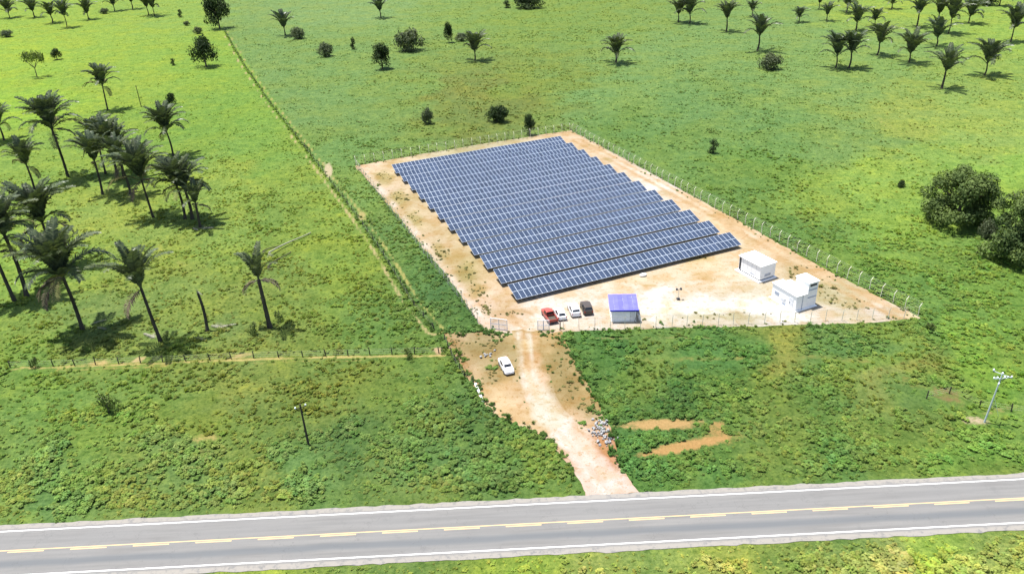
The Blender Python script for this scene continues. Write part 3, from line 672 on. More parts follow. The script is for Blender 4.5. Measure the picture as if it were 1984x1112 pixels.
for k in range(1, 9): o = link('wall_rib', me_rib, t); o.location.x = k * L / 9
e = .28; sl = (H2 - H1) / D
rf = empty('roof'); rf.parent = t
n = 6
for k in range(n):
    x0, x1 = -e + k * (L + 2 * e) / n, -e + (k + 1) * (L + 2 * e) / n - .015; z = .045 * (k % 2)
    MB().add([(x0,-e,H1-e*sl+.03+z),(x1,-e,H1-e*sl+.03+z),(x1,D+e,H2+e*sl+.03+z),(x0,D+e,H2+e*sl+.03+z),(x0,-e,H1-e*sl+.09+z),(x1,-e,H1-e*sl+.09+z),(x1,D+e,H2+e*sl+.09+z),(x0,D+e,H2+e*sl+.09+z)],
             [(0,3,2,1),(4,5,6,7),(0,1,5,4),(1,2,6,5),(2,3,7,6),(3,0,4,7)]).build('roof_panel', 'blue_roof', rf)
MB().box((-e, -e - .04, H1 - e * sl - .14), (L + e, -e - .005, H1 - e * sl + .12)).build('fascia', 'blue_edge', rf)
d_ = MB().box((L - 1.1, .06, .16), (L - .25, .098, 2.1)).build('door', 'white_dirty', t); MB().box((L - 1.05, .03, 1.05), (L - .97, .06, 1.15)).build('handle', 'grey_dark', d_)
lt = empty('step_ladder', ground(1236, 624, .05), .4); tag(lt, 'white folding step ladder standing at the corner of the blue roofed shed', 'ladder')
for sy in (-.28, .28):
    MB().bar((-.05, sy * .8, 1.6), (.55, sy, 0), .04, n=4).build('rail', 'white', lt); MB().bar((-.05, sy * .8, 1.6), (-.5, sy, 0), .035, n=4).build('leg', 'grey_dark', lt)
for k in range(5): MB().box((.05 + k * .1, -.26, 1.35 - k * .27), (.17 + k * .1, .26, 1.38 - k * .27)).build('step', 'white', lt)

# ------------------------------------------------------------------ white equipment cabin and switch house
def three(p, q, r_):
    a, b, c = ground(*p), ground(*q), ground(*r_); d = b - a; n_ = Vector((-d.y, d.x, 0)).normalized()
    return a, math.atan2(d.y, d.x), d.length, abs((c - b).dot(n_))
a, rz, L, D = three((1430, 525), (1471, 547.5), (1494, 535))
t = empty('equipment_cabin', a, rz); tag(t, 'white box cabin on a plinth at the end of the front panel row', 'cabin')
MB().box((-.45, -.45, .025), (L + .3, D + .3, .28)).build('plinth', 'white', t, bevel=.03)
MB().box((.12, .12, .28), (L - .12, D - .12, .50)).build('base_gap_shade', 'grey_dark', t)  # solid dark block; the shade of the gap is put into its colour
MB().box((0, 0, .50), (L, D, 3.05)).build('wall', 'white', t, bevel=.02)
MB().box((-.15, -.15, 3.05), (L + .15, D + .15, 3.22)).build('roof', 'white', t, bevel=.03)
dr = MB().box((.12, -.035, .52), (.55, -.005, 2.9)).build('door', 'grey_dark', t)
for k in range(1, 5): MB().box((L * k / 5 - .015, -.012, .55), (L * k / 5 + .015, -.002, 3.0)).build('wall_joint', 'louver', t)
for k in range(1, 6): MB().box((L * k / 6 - .03, -.14, 3.222), (L * k / 6 + .03, D + .14, 3.262)).build('roof_rib', 'white', t)
MB().box((L * .55, -.03, .9), (L * .75, -.014, 1.0)).build('vent', 'louver', t)
for k in range(3): MB().box((L + .004, D * .3, .9 + k * .18), (L + .035, D * .7, 1.0 + k * .18)).build('louver', 'louver', t)
a, rz, L, D = three((1494, 577), (1540, 605), (1577, 592))
t = empty('switch_house', a, rz); tag(t, 'white stepped building with a taller louvred tower near the yard corner', 'building')
MB().box((-.3, -.3, .025), (L + .25, D + .25, .20)).build('plinth', 'white', t, bevel=.03)
MB().box((0, 0, .2), (L, D * .52, 2.85)).build('wall', 'white', t, bevel=.02)
MB().box((-.12, -.12, 2.85), (L + .10, D * .52 - .005, 3.0)).build('roof', 'white', t, bevel=.02)
tw = MB().box((L * .48, D * .523, .2), (L, D, 4.75)).build('tower', 'white', t, bevel=.02)
MB().box((L * .48 - .12, D * .523 - .10, 4.75), (L + .14, D + .12, 4.92)).build('tower_roof', 'white', tw, bevel=.02)
MB().box((0, D * .523, .2), (L * .477, D * .9, 2.6)).build('annex', 'white', t, bevel=.02)
MB().box((L + .004, D * .60, 4.15), (L + .05, D * .92, 4.50)).build('vent', 'grey_dark', tw)
for z in (2.0, 3.4): MB().box((L + .004, D * .56, z), (L + .05, D * .97, z + .16)).build('louver', 'louver', tw)
dr = MB().box((L * .72, -.045, .25), (L * .88, -.005, 2.2)).build('door', 'white_dirty', t); MB().box((L * .74, -.075, 1.1), (L * .76, -.045, 1.3)).build('handle', 'grey_dark', dr)
MB().box((L * .12, -.04, 1.2), (L * .30, -.005, 1.75)).build('vent', 'louver', t)
for k in range(1, 4): MB().box((L * k / 4 - .03, -.11, 3.002), (L * k / 4 + .03, D * .5, 3.04)).build('roof_rib', 'white', t)
MB().box((L * .42, -.35, .9), (L * .58, -.01, 1.45)).build('cooling_unit', 'white_dirty', t, bevel=.03)
MB().bar((L + .06, D * .3, .2), (L + .06, D * .3, 2.8), .04, n=6).build('conduit', 'louver', t)

# ------------------------------------------------------------------ small things in the yard and at the entrance
t = empty('instrument_mast', ground(1314, 580, .03)); tag(t, 'thin pale mast with a dark crosshead standing alone in the sandy yard', 'mast')
MB().box((-.28, -.28, 0), (.28, .28, .22)).build('foot', 'grey_dark', t, bevel=.04)
MB().bar((0, 0, .22), (0, 0, 1.9), .05, n=8).build('pole', 'concrete', t)
m = MB(); m.bar((-.42, 0, 1.9), (.42, 0, 2.0), .05, n=5); m.box((-.5, -.16, 1.85), (-.22, .16, 2.15)); m.box((.2, -.18, 1.9), (.5, .18, 2.2)); m.build('crosshead', 'grey_dark', t)
def sack(label, u, v, s):
    m = MB(); N = 10; rings = []
    for k in range(7):
        ph = -math.pi / 2 + math.pi * k / 6; rr = math.cos(ph) ** .6 if k not in (0, 6) else .05
        rings.append([(math.cos(2 * math.pi * i / N) * .6 * rr * (1 + .1 * random.random()), math.sin(2 * math.pi * i / N) * .38 * rr * (1 + .12 * random.random()), .24 + .24 * math.sin(ph)) for i in range(N)])
    o = m.loft(rings).build('sack', 'white', None, smooth=True); o.location = ground(u, v, .03); o.scale = (s, s, s); o.rotation_euler.z = .3; tag(o, label, 'sack')
sack('white sack lying in front of the front panel row', 1246, 535, 1.1)
t = empty('marker_post', ground(1085, 640, .03)); tag(t, 'short dark wooden post by the gate below the white hatchback', 'post')
MB().bar((0, 0, 0), (.04, 0, 1.5), .09, .08, n=7).build('shaft', 'wood', t); MB().bar((.04, 0, 1.5), (.04, 0, 1.56), .10, .05, n=7).build('cap', 'wood', t)
def stone_mesh(seed):
    bm = bmesh.new(); bmesh.ops.create_icosphere(bm, subdivisions=1, radius=.5); r_ = random.Random(seed)
    for v in bm.verts: v.co *= r_.uniform(.65, 1.25); v.co.z *= .7
    me = bpy.data.meshes.new('stone'); bm.to_mesh(me); bm.free(); me.materials.append(M['rock']); return me
stones = [stone_mesh(i) for i in range(5)]
def rubble(label, pts, n, smin, smax, spread):
    g0 = ground(*pts[0]); t = empty('rubble_pile', g0); tag(t, label, 'rubble')
    for k in range(n):
        p = ground(*pts[k % len(pts)]) - g0; o = link('stone', stones[k % 5], t); s = random.uniform(smin, smax)
        o.location = (p.x + random.gauss(0, spread), p.y + random.gauss(0, spread), .08 + s * random.uniform(.15, .45)); o.scale = (s, s, s); o.rotation_euler = (random.random() * 6, random.random() * 6, random.random() * 6)
rubble('heap of pale grey broken stones at the edge of the entrance track', [(1163,822),(1168,834),(1160,842),(1172,850),(1180,858),(1165,828)], 90, .2, .55, .6)
rubble('few pale stones on the dry ground behind the lone white car', [(940,691),(947,688),(953,683)], 10, .25, .6, .35)
a, b = ground(921, 745), ground(936, 781); t = empty('concrete_gutter', a, math.atan2((b - a).y, (b - a).x)); tag(t, 'white concrete gutter edge lying along the side of the dry apron', 'gutter')
L = (b - a).length
MB().box((0, -.16, 0), (L, -.06, .32)).build('side', 'white', t); MB().box((0, .06, 0), (L, .16, .32)).build('side', 'white', t); MB().box((0, -.06, 0), (L, .06, .08)).build('channel', 'white_dirty', t)

# ------------------------------------------------------------------ pasture fences
me_wpost = MB().loft([[(math.cos(i * 1.2566) * r_, math.sin(i * 1.2566) * r_, z) for i in range(5)] for r_, z in ((.09, 0), (.08, 1.2), (.05, 1.32))]).mesh('post', 'wood')
def wood_fence(label, pts, spacing):
    w_ = [ground(*p) for p in pts]; t = empty('pasture_fence', w_[0]); tag(t, label, 'fence', 'post and wire pasture fences')
    m = MB(); carry = 0
    for a, b in zip(w_[:-1], w_[1:]):
        d = b - a; L = d.length; x = carry
        while x < L:
            p = a + d * (x / L) - w_[0]; o = link('post', me_wpost, t); o.location = (p.x, p.y, 0); o.scale = (1, 1, random.uniform(.85, 1.15)); o.rotation_euler = (random.uniform(-.08, .08), random.uniform(-.08, .08), random.random())
            x += spacing * random.uniform(.9, 1.1)
        carry = x - L
        for z in (.35, .7, 1.05): m.bar((a.x - w_[0].x, a.y - w_[0].y, z), (b.x - w_[0].x, b.y - w_[0].y, z), .007, n=3, cap=False)
    m.build('wire', 'wire', t)
PATHLINE = [(436,62),(470,122),(520,196),(575,266),(622,328),(690,418),(745,498),(798,588),(842,640)]
wood_fence('wooden post fence running along the long straight path into the distance', PATHLINE, 4.5)
wood_fence('wooden post fence crossing the pasture below the near palms', [(20,712),(180,707),(300,702),(480,694),(640,690),(858,684)], 3.6)
wood_fence('short wooden post fence beside the pale power pole', [(1795,772),(1840,762),(1900,790),(1984,800)], 4.0)
wood_fence('wooden post fence down the bank beside the dry apron', [(862,660),(880,700),(898,730),(918,745)], 2.2)

# ------------------------------------------------------------------ poles
def pole(label, u, v, vtop, mat, r_, lean, arms):
    h = height_for(u, v, vtop); t = empty('utility_pole', ground(u, v)); tag(t, label, 'pole'); t.rotation_euler = (0, lean, 0)
    MB().bar((0, 0, 0), (0, 0, h), r_, r_ * .65, n=10).build('shaft', mat, t)
    for z, L, ay, am, ins in arms:
        c_ = MB(); dx, dy = math.cos(ay) * L, math.sin(ay) * L
        c_.bar((-dx, -dy, h - z), (dx, dy, h - z), .055, n=4); ar = c_.build('crossarm', am, t)
        for k in ins:
            MB().loft([[(dx * k + math.cos(i) * q, dy * k + math.sin(i) * q, h - z + zz) for i in np.arange(0, 6.2, 1.05)] for q, zz in ((.05, .05), (.12, .12), (.07, .18), (.12, .24), (.05, .32))]).build('insulator', 'insulator', ar)
    return t
pole('dark wooden pole standing alone in the weeds above the road', 598, 862, 783, 'wood', .16, -.01, [(.5, .75, .5, 'wood', (-.9, .9))])
p_ = pole('pale power pole with white crossarms near the road bank', 1907, 818, 722, 'pole_pale', .12, .05, [(.25, 1.1, 2.3, 'pole_pale', (-.95, 0, .95)), (.9, 1.0, .1, 'pole_pale', (-.95, -.5, .5, .95)), (1.5, .7, .9, 'pole_pale', (-.9, .9))])
MB().bar((.12, 0, 4), (2.6, 1.2, 0.02), .025, n=4).build('guy_wire', 'insulator', p_)
pole('thin bare pole far off in the bright green pasture', 274, 208, 166, 'wood', .14, 0, [(.4, .4, 0, 'wood', ())])

# ------------------------------------------------------------------ palms
def frond_mesh(name, el0, el1, L, seed, mat, npair=30, lw_=.20, ll=1.0):
    r_ = random.Random(seed); m = MB(); pts = []; p = Vector((0, 0, 0)); N = 14; side = r_.uniform(-.12, .12)
    for k in range(N + 1):
        t = k / N; el = el0 + (el1 - el0) * t ** 1.5; az = side * t * t
        pts.append((p.copy(), Vector((math.cos(el) * math.cos(az), math.cos(el) * math.sin(az), math.sin(el))))); p = p + pts[-1][1] * L / N
    def at(t):
        x = min(N - 1e-6, t * N); i = int(x); f = x - i
        return pts[i][0].lerp(pts[i + 1][0], f), pts[i][1].lerp(pts[i + 1][1], f).normalized()
    tone = []
    for k in range(0, N, 2):
        a, b = pts[k][0], pts[k + 2][0]; q = .07 * (1 - k / N) + .015; m.bar(a, b, q, .07 * (1 - (k + 2) / N) + .012, n=3, cap=False); tone += [.75] * 6
    for k in range(npair):
        t = .13 + .86 * k / (npair - 1); c, d = at(t); s = d.cross(Vector((0, 0, 1))).normalized(); u = s.cross(d)
        l_ = ll * (.35 + .65 * math.sin(math.pi * min(1, t * .85 + .12))) * r_.uniform(.85, 1.1)
        for sg in (-1, 1):
            dr = (s * sg * .8 + d * .55 + u * r_.uniform(.0, .38)).normalized(); tip = c + dr * l_ + Vector((0, 0, -.26 * l_ * r_.uniform(.6, 1.3)))
            mid = c + dr * l_ * .55; wv = (d * .8 + u * .35).normalized() * lw_ * .5
            m.add([c - wv * .6, c + wv * .6, mid + wv, tip, mid - wv], [(0, 1, 2, 3, 4)]); tone += [r_.random()] * 5
    me = m.mesh(name, mat); 
    set_float(me, 'tone', np.resize(np.array(tone), len(me.vertices))); return me
FR = {}
FR['up'] = [frond_mesh('frond', R(84), R(26), 5.6, i, 'frond') for i in range(3)]
FR['mid'] = [frond_mesh('frond', R(76), R(-16), 5.9, 10 + i, 'frond') for i in range(3)]
FR['out'] = [frond_mesh('frond', R(52), R(-66), 5.3, 20 + i, 'frond') for i in range(3)]
FR['dead'] = [frond_mesh('frond', R(-5), R(-88), 3.6, 30 + i, 'frond_brown', 16) for i in range(2)]
M['frond_old'] = plain('yellowing_frond', (.135, .135, .045), .8)
FR['old'] = [frond_mesh('frond', R(38), R(-72), 5.2, 60 + i, 'frond_old', 24, .16) for i in range(2)]
FR['pale'] = [frond_mesh('frond', R(-20), R(-85), 4.6, 40, 'frond_dead', 18, .16)]
def trunk_mesh(seed):
    r_ = random.Random(seed); rings = []; N = 9; a = r_.uniform(0, 6)
    for k in range(13):
        z = k / 12; q = (.29 - .09 * z) * (1.35 if k == 0 else 1) * (1 + (.10 if k % 2 else -.03)); bx = .018 * math.sin(z * 3.1) 
        rings.append([(bx * math.cos(a) * 14 + math.cos(2 * math.pi * i / N) * q, bx * math.sin(a) * 14 + math.sin(2 * math.pi * i / N) * q, z) for i in range(N)])
    return MB().loft(rings).mesh('trunk', 'trunk')
TR = [trunk_mesh(i) for i in range(3)]
def layout(rs, n, spread):
    out = []; ga = 2.39996; off = rs.random() * 6
    for k in range(n):
        t = k / n; ty = 'up' if t < .46 else ('mid' if t < .88 else 'out')
        if spread < .5 and ty == 'out': ty = 'mid'
        out.append((ty, rs.randrange(3), off + k * ga + rs.uniform(-.3, .3), rs.uniform(.82, 1.1), rs.uniform(-.12, .12)))
    return out
def crown_mesh(seed, n, spread):
    bm = bmesh.new(); rs = random.Random(seed)
    for ty, i, az, s, tl in layout(rs, n, spread):
        me = FR[ty][i]; k = len(bm.verts); bm.from_mesh(me); bm.verts.ensure_lookup_table()
        mt = Matrix.Rotation(az, 4, 'Z') @ Matrix.Rotation(tl, 4, 'Y') @ Matrix.Scale(s, 4)
        for v in bm.verts[k:]: v.co = mt @ v.co
    me = bpy.data.meshes.new('crown'); bm.to_mesh(me); bm.free(); me.materials.append(M['frond']); return me
CROWN = [crown_mesh(100, 24, 1), crown_mesh(101, 20, .4), crown_mesh(102, 27, 1), crown_mesh(103, 20, .4), crown_mesh(104, 22, 1), crown_mesh(105, 16, 1)]
PGROUP = None
def palm(u, v, vtop, label, detail=True, n=16, spread=1.0, lean=None, crown=1.0, dead=1, pale=0, group='palms across the pasture', tip=None):
    rs = random.Random(int(u * 7 + v * 13)); H = height_for(u, v, vtop)
    kf = 1.0 if H > 9 else max(.45, H / 11)
    cs = (1.42 if detail else 1.72) * crown * kf * rs.uniform(.92, 1.06); cr = 4.55 * cs; th = max(.28 * H, H - cr)
    t = empty('palm_tree', ground(u, v)); tag(t, label, 'palm', group)
    ln = rs.uniform(-.05, .05) if lean is None else lean
    t.rotation_euler = (rs.uniform(-.04, .04), ln, 0)
    o = link('trunk', TR[rs.randrange(3)], t); tk = kf ** .5 * rs.uniform(.85, 1.35); o.scale = (tk, tk, th + .1); o.rotation_euler.z = 0
    if detail:
        for ty, i, az, s, tl in layout(rs, int(n * 1.75), spread):
            f = link('frond', FR[ty][i], t); f.location = (0, 0, th); f.rotation_euler = (0, tl, az); f.scale = (s * cs,) * 3
        for k in range(dead): f = link('frond', FR['dead'][k % 2], t); f.location = (0, 0, th - .1); f.rotation_euler = (0, 0, rs.random() * 6.28); f.scale = (cs,) * 3; f['label'] = 'brown dead frond hanging down'
        for k in range(rs.choice((0, 1, 2, 3))): f = link('frond', FR['old'][k % 2], t); f.location = (0, 0, th - .05); f.rotation_euler = (0, 0, rs.random() * 6.28); f.scale = (cs * rs.uniform(.8, 1),) * 3; f['label'] = 'yellowing lower frond'
        if pale: f = link('frond', FR['pale'][0], t); f.location = (0, 0, th); f.rotation_euler = (0, 0, math.pi * .92); f.scale = (cs * .9,) * 3; f['label'] = 'bleached dead frond hanging down'
    else:
        f = link('crown', CROWN[rs.randrange(6)], t); f.location = (0, 0, th); f.rotation_euler.z = rs.random() * 6.28; f.scale = (cs,) * 3
    return t
NEAR = 'near palms in the pasture beside the path'
palm(209,214,130,'single palm standing alone beyond the dense palm group', group=NEAR, n=17)
palm(132,343,188,'tall palm with a broad crown at the back of the near palm group', group=NEAR, n=22, crown=1.25, dead=2)
palm(199,377,262,'slender palm in front of the crowded palm clump', group=NEAR, n=14, spread=.4)
palm(205,337,228,'palm at the rear of the crowded clump, leftmost of its four', group=NEAR, n=15, dead=2)
palm(228,348,236,'palm second from the left in the crowded clump', group=NEAR, n=15)
palm(241,347,246,'palm third from the left in the crowded clump', group=NEAR, n=14, dead=2)
palm(254,378,264,'foremost palm of the crowded clump with leaning trunk', group=NEAR, n=15)
palm(297,421,286,'palm with a long narrow crown in front of the clump', group=NEAR, n=18, spread=.4, crown=1.15, dead=2)
palm(359,424,308,'left palm of the pair with touching crowns nearest the path', group=NEAR, n=17)
palm(373,424,311,'right palm of the pair with touching crowns nearest the path', group=NEAR, n=17)
palm(388,440,356,'short palm with a pale trunk beside the touching pair', group=NEAR, n=8, crown=.7, dead=2)
palm(336,303,208,'bushy palm at the back right of the near palm group', group=NEAR, n=22, crown=1.1)
palm(67,367,276,'upright palm with a small crown left of the tall broad palm', group=NEAR, n=14, spread=.4)
palm(113,512,360,'wide spreading palm behind the large foremost palm', group=NEAR, n=20, crown=1.15, dead=2)
palm(160,638,452,'large foremost palm with a full crown and starry shadow', group=NEAR, n=24, crown=1.25, dead=3)
palm(311,661,484,'tall palm with a sparse upright crown and leaning trunk nearest the fence', group=NEAR, n=9, spread=.4, lean=-.06)
palm(52,574,388,'palm at the left edge with drooping crown behind the foremost palms', group=NEAR, n=18, crown=1.1)
palm(28,582,424,'palm cut by the left edge of the picture, lowest one there', group=NEAR, n=18, lean=-.05)
palm(8,272,204,'palm at the left edge level with the lone palm', group=NEAR, n=16)
palm(523,634,490,'dark palm with few short fronds and one bleached hanging frond', group=NEAR, n=4, crown=.75, dead=3, pale=1)
FARL = 'far palms on the bright pasture'
for q in [(19,35,2,'far palm in the top left corner'),(67,34,-2,'far palm second from the top left corner'),(102,45,4,'far palm third from the top left corner, behind the tallest of that row'),(130,54,5,'lowest standing palm of the far top left row'),
          (172,38,3,'far palm with a drooping crown fifth in the top left row'),(222,22,-14,'far palm cut by the top edge sixth in the top left row'),(257,18,-18,'small far palm at the top edge seventh in the top left row'),(300,32,-12,'far palm at the right end of the top left row'),(288,30,-10,'far palm just left of the end of the top left row')]:
    palm(*q, detail=False, group=FARL)
FARM = 'far palms behind the solar yard'
for q in [(553,69,26,'far palm beside a round bush near the path end'),(738,35,-4,'far palm cut by the top edge above the dark round tree'),(920,118,62,'palm standing by itself behind the solar yard right of the big bush'),(1193,122,71,'lone slim palm in the middle of the green field behind the yard')]:
    palm(*q, detail=False, group=FARM)
FARR = 'far palms at the upper right'
for q in [(1314,43,0,'left palm of the far pair at the top of the field'),(1336,46,-5,'right palm of the far pair at the top of the field'),(1407,62,5,'far palm right of the pair, its shadow on open grass'),(1457,33,2,'small far palm above the palm with the grey bush'),(1467,99,30,'tall palm standing over the grey green bush'),
          (1548,44,15,'short far palm right of the grey green bush'),(1586,19,-12,'far palm at the top edge left of the dense trio'),(1601,41,8,'small far palm under the top edge palm'),(1640,25,-18,'far palm at the top edge of the dense trio'),(1658,60,10,'foremost palm of the dense far trio'),(1694,50,18,'far palm just right of the dense trio'),
          (1619,132,66,'left palm of the close twin palms'),(1644,133,62,'right palm of the close twin palms'),(1699,108,45,'palm right of the close twins with a bushy crown'),(1760,122,68,'short palm with a full crown midway to the right edge'),(1727,18,-12,'far palm at the top edge on the lime green strip'),
          (1776,53,-5,'slim palm left of the tall overlapping palms'),(1814,62,-6,'rear one of the tall overlapping palms'),(1837,66,0,'right one of the tall overlapping palms'),(1814,90,38,'front one of the overlapping palms, lower than the rest'),(1824,172,95,'nearest palm of the upper right group with a long trunk'),
          (1876,46,0,'far palm on the lime strip right of the overlapping palms'),(1907,147,78,'palm with a wide starry crown near the right edge'),(1958,82,15,'tall palm by the right edge over bright grass'),(1936,12,-22,'far palm at the top right cut by the top edge'),(1982,14,-20,'far palm in the top right corner')]:
    palm(*q, detail=False, group=FARR)

# dead stump and fallen log
h = height_for(402, 641, 563); t = empty('dead_palm_trunk', ground(402, 641)); tag(t, 'bare dead palm trunk with a broken pale top', 'trunk')
o = link('shaft', TR[1], t); o.scale = (.95, .95, h - .5)
m = MB()
for k in range(6): an = k * 1.05; m.bar((math.cos(an) * .1, math.sin(an) * .1, h - .6), (math.cos(an) * .17, math.sin(an) * .17, h - random.uniform(-.25, .15)), .06, .02, n=4)
m.build('splinter', 'wood_pale', t); MB().bar((.05, 0, h - .2), (.75, -.2, h - .75), .11, .05, n=5).build('broken_stub', 'frond_dead', t)
def log(label, p, q, r_, z, mat='wood_pale'):
    a, b = ground(*p), ground(*q); d = b - a; t = empty('fallen_log', a, math.atan2(d.y, d.x)); tag(t, label, 'log', 'fallen palm trunks'); L = d.length; N = 9; rings = []
    for k in range(15):
        f = k / 14; rr = r_ * (1 - .45 * f) * (1 + random.uniform(-.08, .08)); yb = .25 * math.sin(f * 5)
        rings.append([(L * f, yb + math.cos(2 * math.pi * i / N) * rr, z * (1 - f * .8) + rr + math.sin(2 * math.pi * i / N) * rr) for i in range(N)])
    MB().loft(rings).build('stem', mat, t)
    for k in range(5): an = R(200) + k * .35; MB().bar((.1, 0, z + r_), (.1 + math.cos(an) * 1.3, math.sin(an) * 1.2, .1), .05, .02, n=4).build('root', mat, t)
log('pale fallen palm trunk lying behind the dark palm', (522, 497), (601, 452), .17, .7)
log('dark stem standing in for the shadow of the pale fallen trunk', (520, 522), (562, 489), .13, .5, 'wood')  # added dark stem; its shape and colour play the pale trunk's cast shadow
log('dark thin fallen stem on the grass above the dark palm', (510, 489), (548, 474), .11, .2, 'wood')

FR['fallen'] = [frond_mesh('fallen_frond', R(6), R(-3), 4.2, 50 + i, 'frond_dead', 20, .13, .8) for i in range(2)]
for k, (u, v, az, s_, lb) in enumerate([(425,633,.2,.9,'pale dry frond lying right of the dead trunk foot'),(432,637,2.7,.8,'second pale dry frond heaped beside the dead trunk'),(418,629,-.6,.7,'small dry frond pointing away behind the dead trunk'),(392,443,.1,.8,'pale dry frond at the foot of the short pale palm'),(384,447,2.4,.7,'second dry frond in front of the touching palm pair'),(300,655,2.6,.9,'long dry frond beside the sparse tall palm foot'),(175,628,.5,.8,'dry frond at the foot of the large foremost palm'),(188,634,-.4,.7,'dry frond in the starry shadow of the foremost palm'),(375,652,-.5,.9,'dry frond on the grass between the dead trunk and the fence')]):
    f = link('fallen_frond', FR['fallen'][k % 2]); f.location = ground(u, v, .12); f.rotation_euler = (random.uniform(-.2, .2), 0, az); f.scale = (s_ * .75,) * 3; tag(f, lb, 'frond', 'dry fronds on the grass')

# ------------------------------------------------------------------ broadleaf trees and shrubs
def leaf_cloud(seed, blobs, n, size, mat, name='crown', up=.35):
    r_ = np.random.default_rng(seed); bl = np.array(blobs, float); wts = bl[:, 3] ** 2; wts /= wts.sum()
    k = r_.choice(len(bl), n, p=wts); d = r_.normal(size=(n, 3)); d /= np.linalg.norm(d, axis=1)[:, None]
    rad = bl[k, 3] * (1 - .45 * r_.random(n) ** 2.0) * (1 + .16 * np.sin(d[:, 0] * 7 + k) * np.cos(d[:, 1] * 6 + d[:, 2] * 5))
    c = bl[k, :3] + d * rad[:, None] * np.array([1, 1, .82]); c[:, 2] = np.maximum(c[:, 2], .08 + .1 * r_.random(n))
    nrm = d + r_.normal(size=(n, 3)) * .55 + np.array([0, 0, up]); nrm /= np.linalg.norm(nrm, axis=1)[:, None]
    a = np.cross(nrm, r_.normal(size=(n, 3))); a /= np.linalg.norm(a, axis=1)[:, None]; b = np.cross(nrm, a)
    s = size * r_.uniform(.6, 1.35, n)[:, None]; v = np.stack([c - a * s, c - b * s * .6, c + a * s, c + b * s * .6], 1).reshape(-1, 3)
    me = bpy.data.meshes.new(name); me.from_pydata(v.tolist(), [], np.arange(4 * n).reshape(-1, 4).tolist()); me.materials.append(M[mat])
    blob_tone = r_.random(len(bl)); tone = np.clip(blob_tone[k] * .75 + r_.random(n) * .4 - .05, 0, 1)
    set_float(me, 'tone', np.repeat(tone, 4)); return me
def blobs_for(seed, w_, h, z0, n, r0, r1):
    r_ = random.Random(seed); out = []
    for k in range(n):
        an = r_.uniform(0, 6.283); q = math.sqrt(r_.random()) * w_; z = z0 + (h - z0) * r_.random()
        f = 1 - .55 * ((z - z0) / (h - z0)) ** 2
        out.append((math.cos(an) * q * f, math.sin(an) * q * f, z, r_.uniform(r0, r1)))
    return out
def limb_mesh(seed, h, spread, r_=.3):
    q = random.Random(seed); m = MB(); m.bar((0, 0, 0), (.1, .05, h * .35), r_, r_ * .7, n=8)
    for k in range(6):
        an = k * 1.05 + q.uniform(-.3, .3); e_ = Vector((math.cos(an) * spread * q.uniform(.5, .9), math.sin(an) * spread * q.uniform(.5, .9), h * q.uniform(.6, .9)))
        mid = Vector((e_.x * .4, e_.y * .4, h * .52)); m.bar((.1, .05, h * .33), mid, r_ * .55, r_ * .35, n=6); m.bar(mid, e_, r_ * .35, .04, n=5)
    return m.mesh('trunk', 'bark')
TREE = {}
def unit_tree(key, seed, mat, w_, h, z0, nb, r0, r1, n, size, trunk):
    TREE[key] = (leaf_cloud(seed, blobs_for(seed, w_, h - r1 * .6, z0, nb, r0, r1), n, size, mat), limb_mesh(seed, h, w_, trunk), w_ + r1 * .6, h)
unit_tree('round', 1, 'leaf_dark', 2.2, 6.4, 1.3, 22, .9, 1.5, 2200, .22, .2)
unit_tree('wide', 2, 'leaf_dark', 4.2, 6.6, 1.6, 34, 1.0, 1.7, 3000, .25, .28)
unit_tree('bush', 3, 'leaf_grey', 2.4, 3.0, .4, 20, .7, 1.2, 2200, .18, .1)
unit_tree('bushdark', 4, 'leaf_dark', 2.5, 3.4, .5, 20, .7, 1.25, 2300, .19, .1)
unit_tree('cone', 5, 'leaf_dark', 1.2, 4.6, .5, 14, .5, .95, 900, .17, .12)
unit_tree('airy', 6, 'leaf_mid', 3.6, 4.6, 3.0, 14, .6, 1.1, 900, .2, .14)
unit_tree('bigA', 7, 'leaf_mid', 7.4, 10.5, 1.0, 52, 1.1, 2.2, 18000, .24, .4)
unit_tree('bigB', 8, 'leaf_mid', 7.6, 11.5, 1.0, 54, 1.2, 2.3, 18000, .24, .45)
unit_tree('shrub', 9, 'leaf_mid', .9, 1.5, .35, 9, .35, .6, 420, .11, .05)
def tree(key, u, v, wpx, vtop, label, name='tree', cat='tree', group='scattered trees and bushes', low=False):
    cm, tm, w0, h0 = TREE[key]; rs = random.Random(int(u * 3 + v)); s = wpx / 2 / px_per_m(u, v) / w0; h = height_for(u, v, vtop)
    t = empty(name, ground(u, v), rs.random() * 6.28); tag(t, label, cat, group)
    o = link('trunk', tm, t); o.scale = (s, s, h / h0); o = link('crown', cm, t); o.scale = (s, s, h / h0)
    return t
tree('bigA',1852,430,180,326,'big broad tree standing clear of the right edge beside the yard','broadleaf_tree',group='big trees at the right edge')
tree('bigB',1984,502,196,366,'big dark tree cut by the right edge','broadleaf_tree',group='big trees at the right edge')
tree('bush',1908,462,40,424,'low green bush squeezed between the two big trees','bush','bush')
tree('wide',426,56,60,-14,'dark tree with a flat crown at the far end of the path','broadleaf_tree')
tree('wide',400,130,60,66,'second dark tree below the one at the path end','broadleaf_tree')
tree('airy',72,150,54,98,'thin wide crowned tree alone on the lime green pasture','broadleaf_tree')
tree('round',111,116,24,94,'small round dark tree beside the thin wide crowned tree','broadleaf_tree')
tree('cone',336,127,12,113,'tiny round tree between the lone palm and the dark path trees','shrub','shrub')
tree('bushdark',333,203,24,180,'dark small bush on the pasture behind the bushy palm','bush','bush')
tree('cone',350,34,12,18,'small shrub highest in the line below the path end tree','shrub','shrub')
tree('bush',363,50,16,41,'low shrub second in the line leading down to the dark trees','shrub','shrub')
tree('bush',383,66,22,52,'shrub just above the second dark path tree','shrub','shrub')
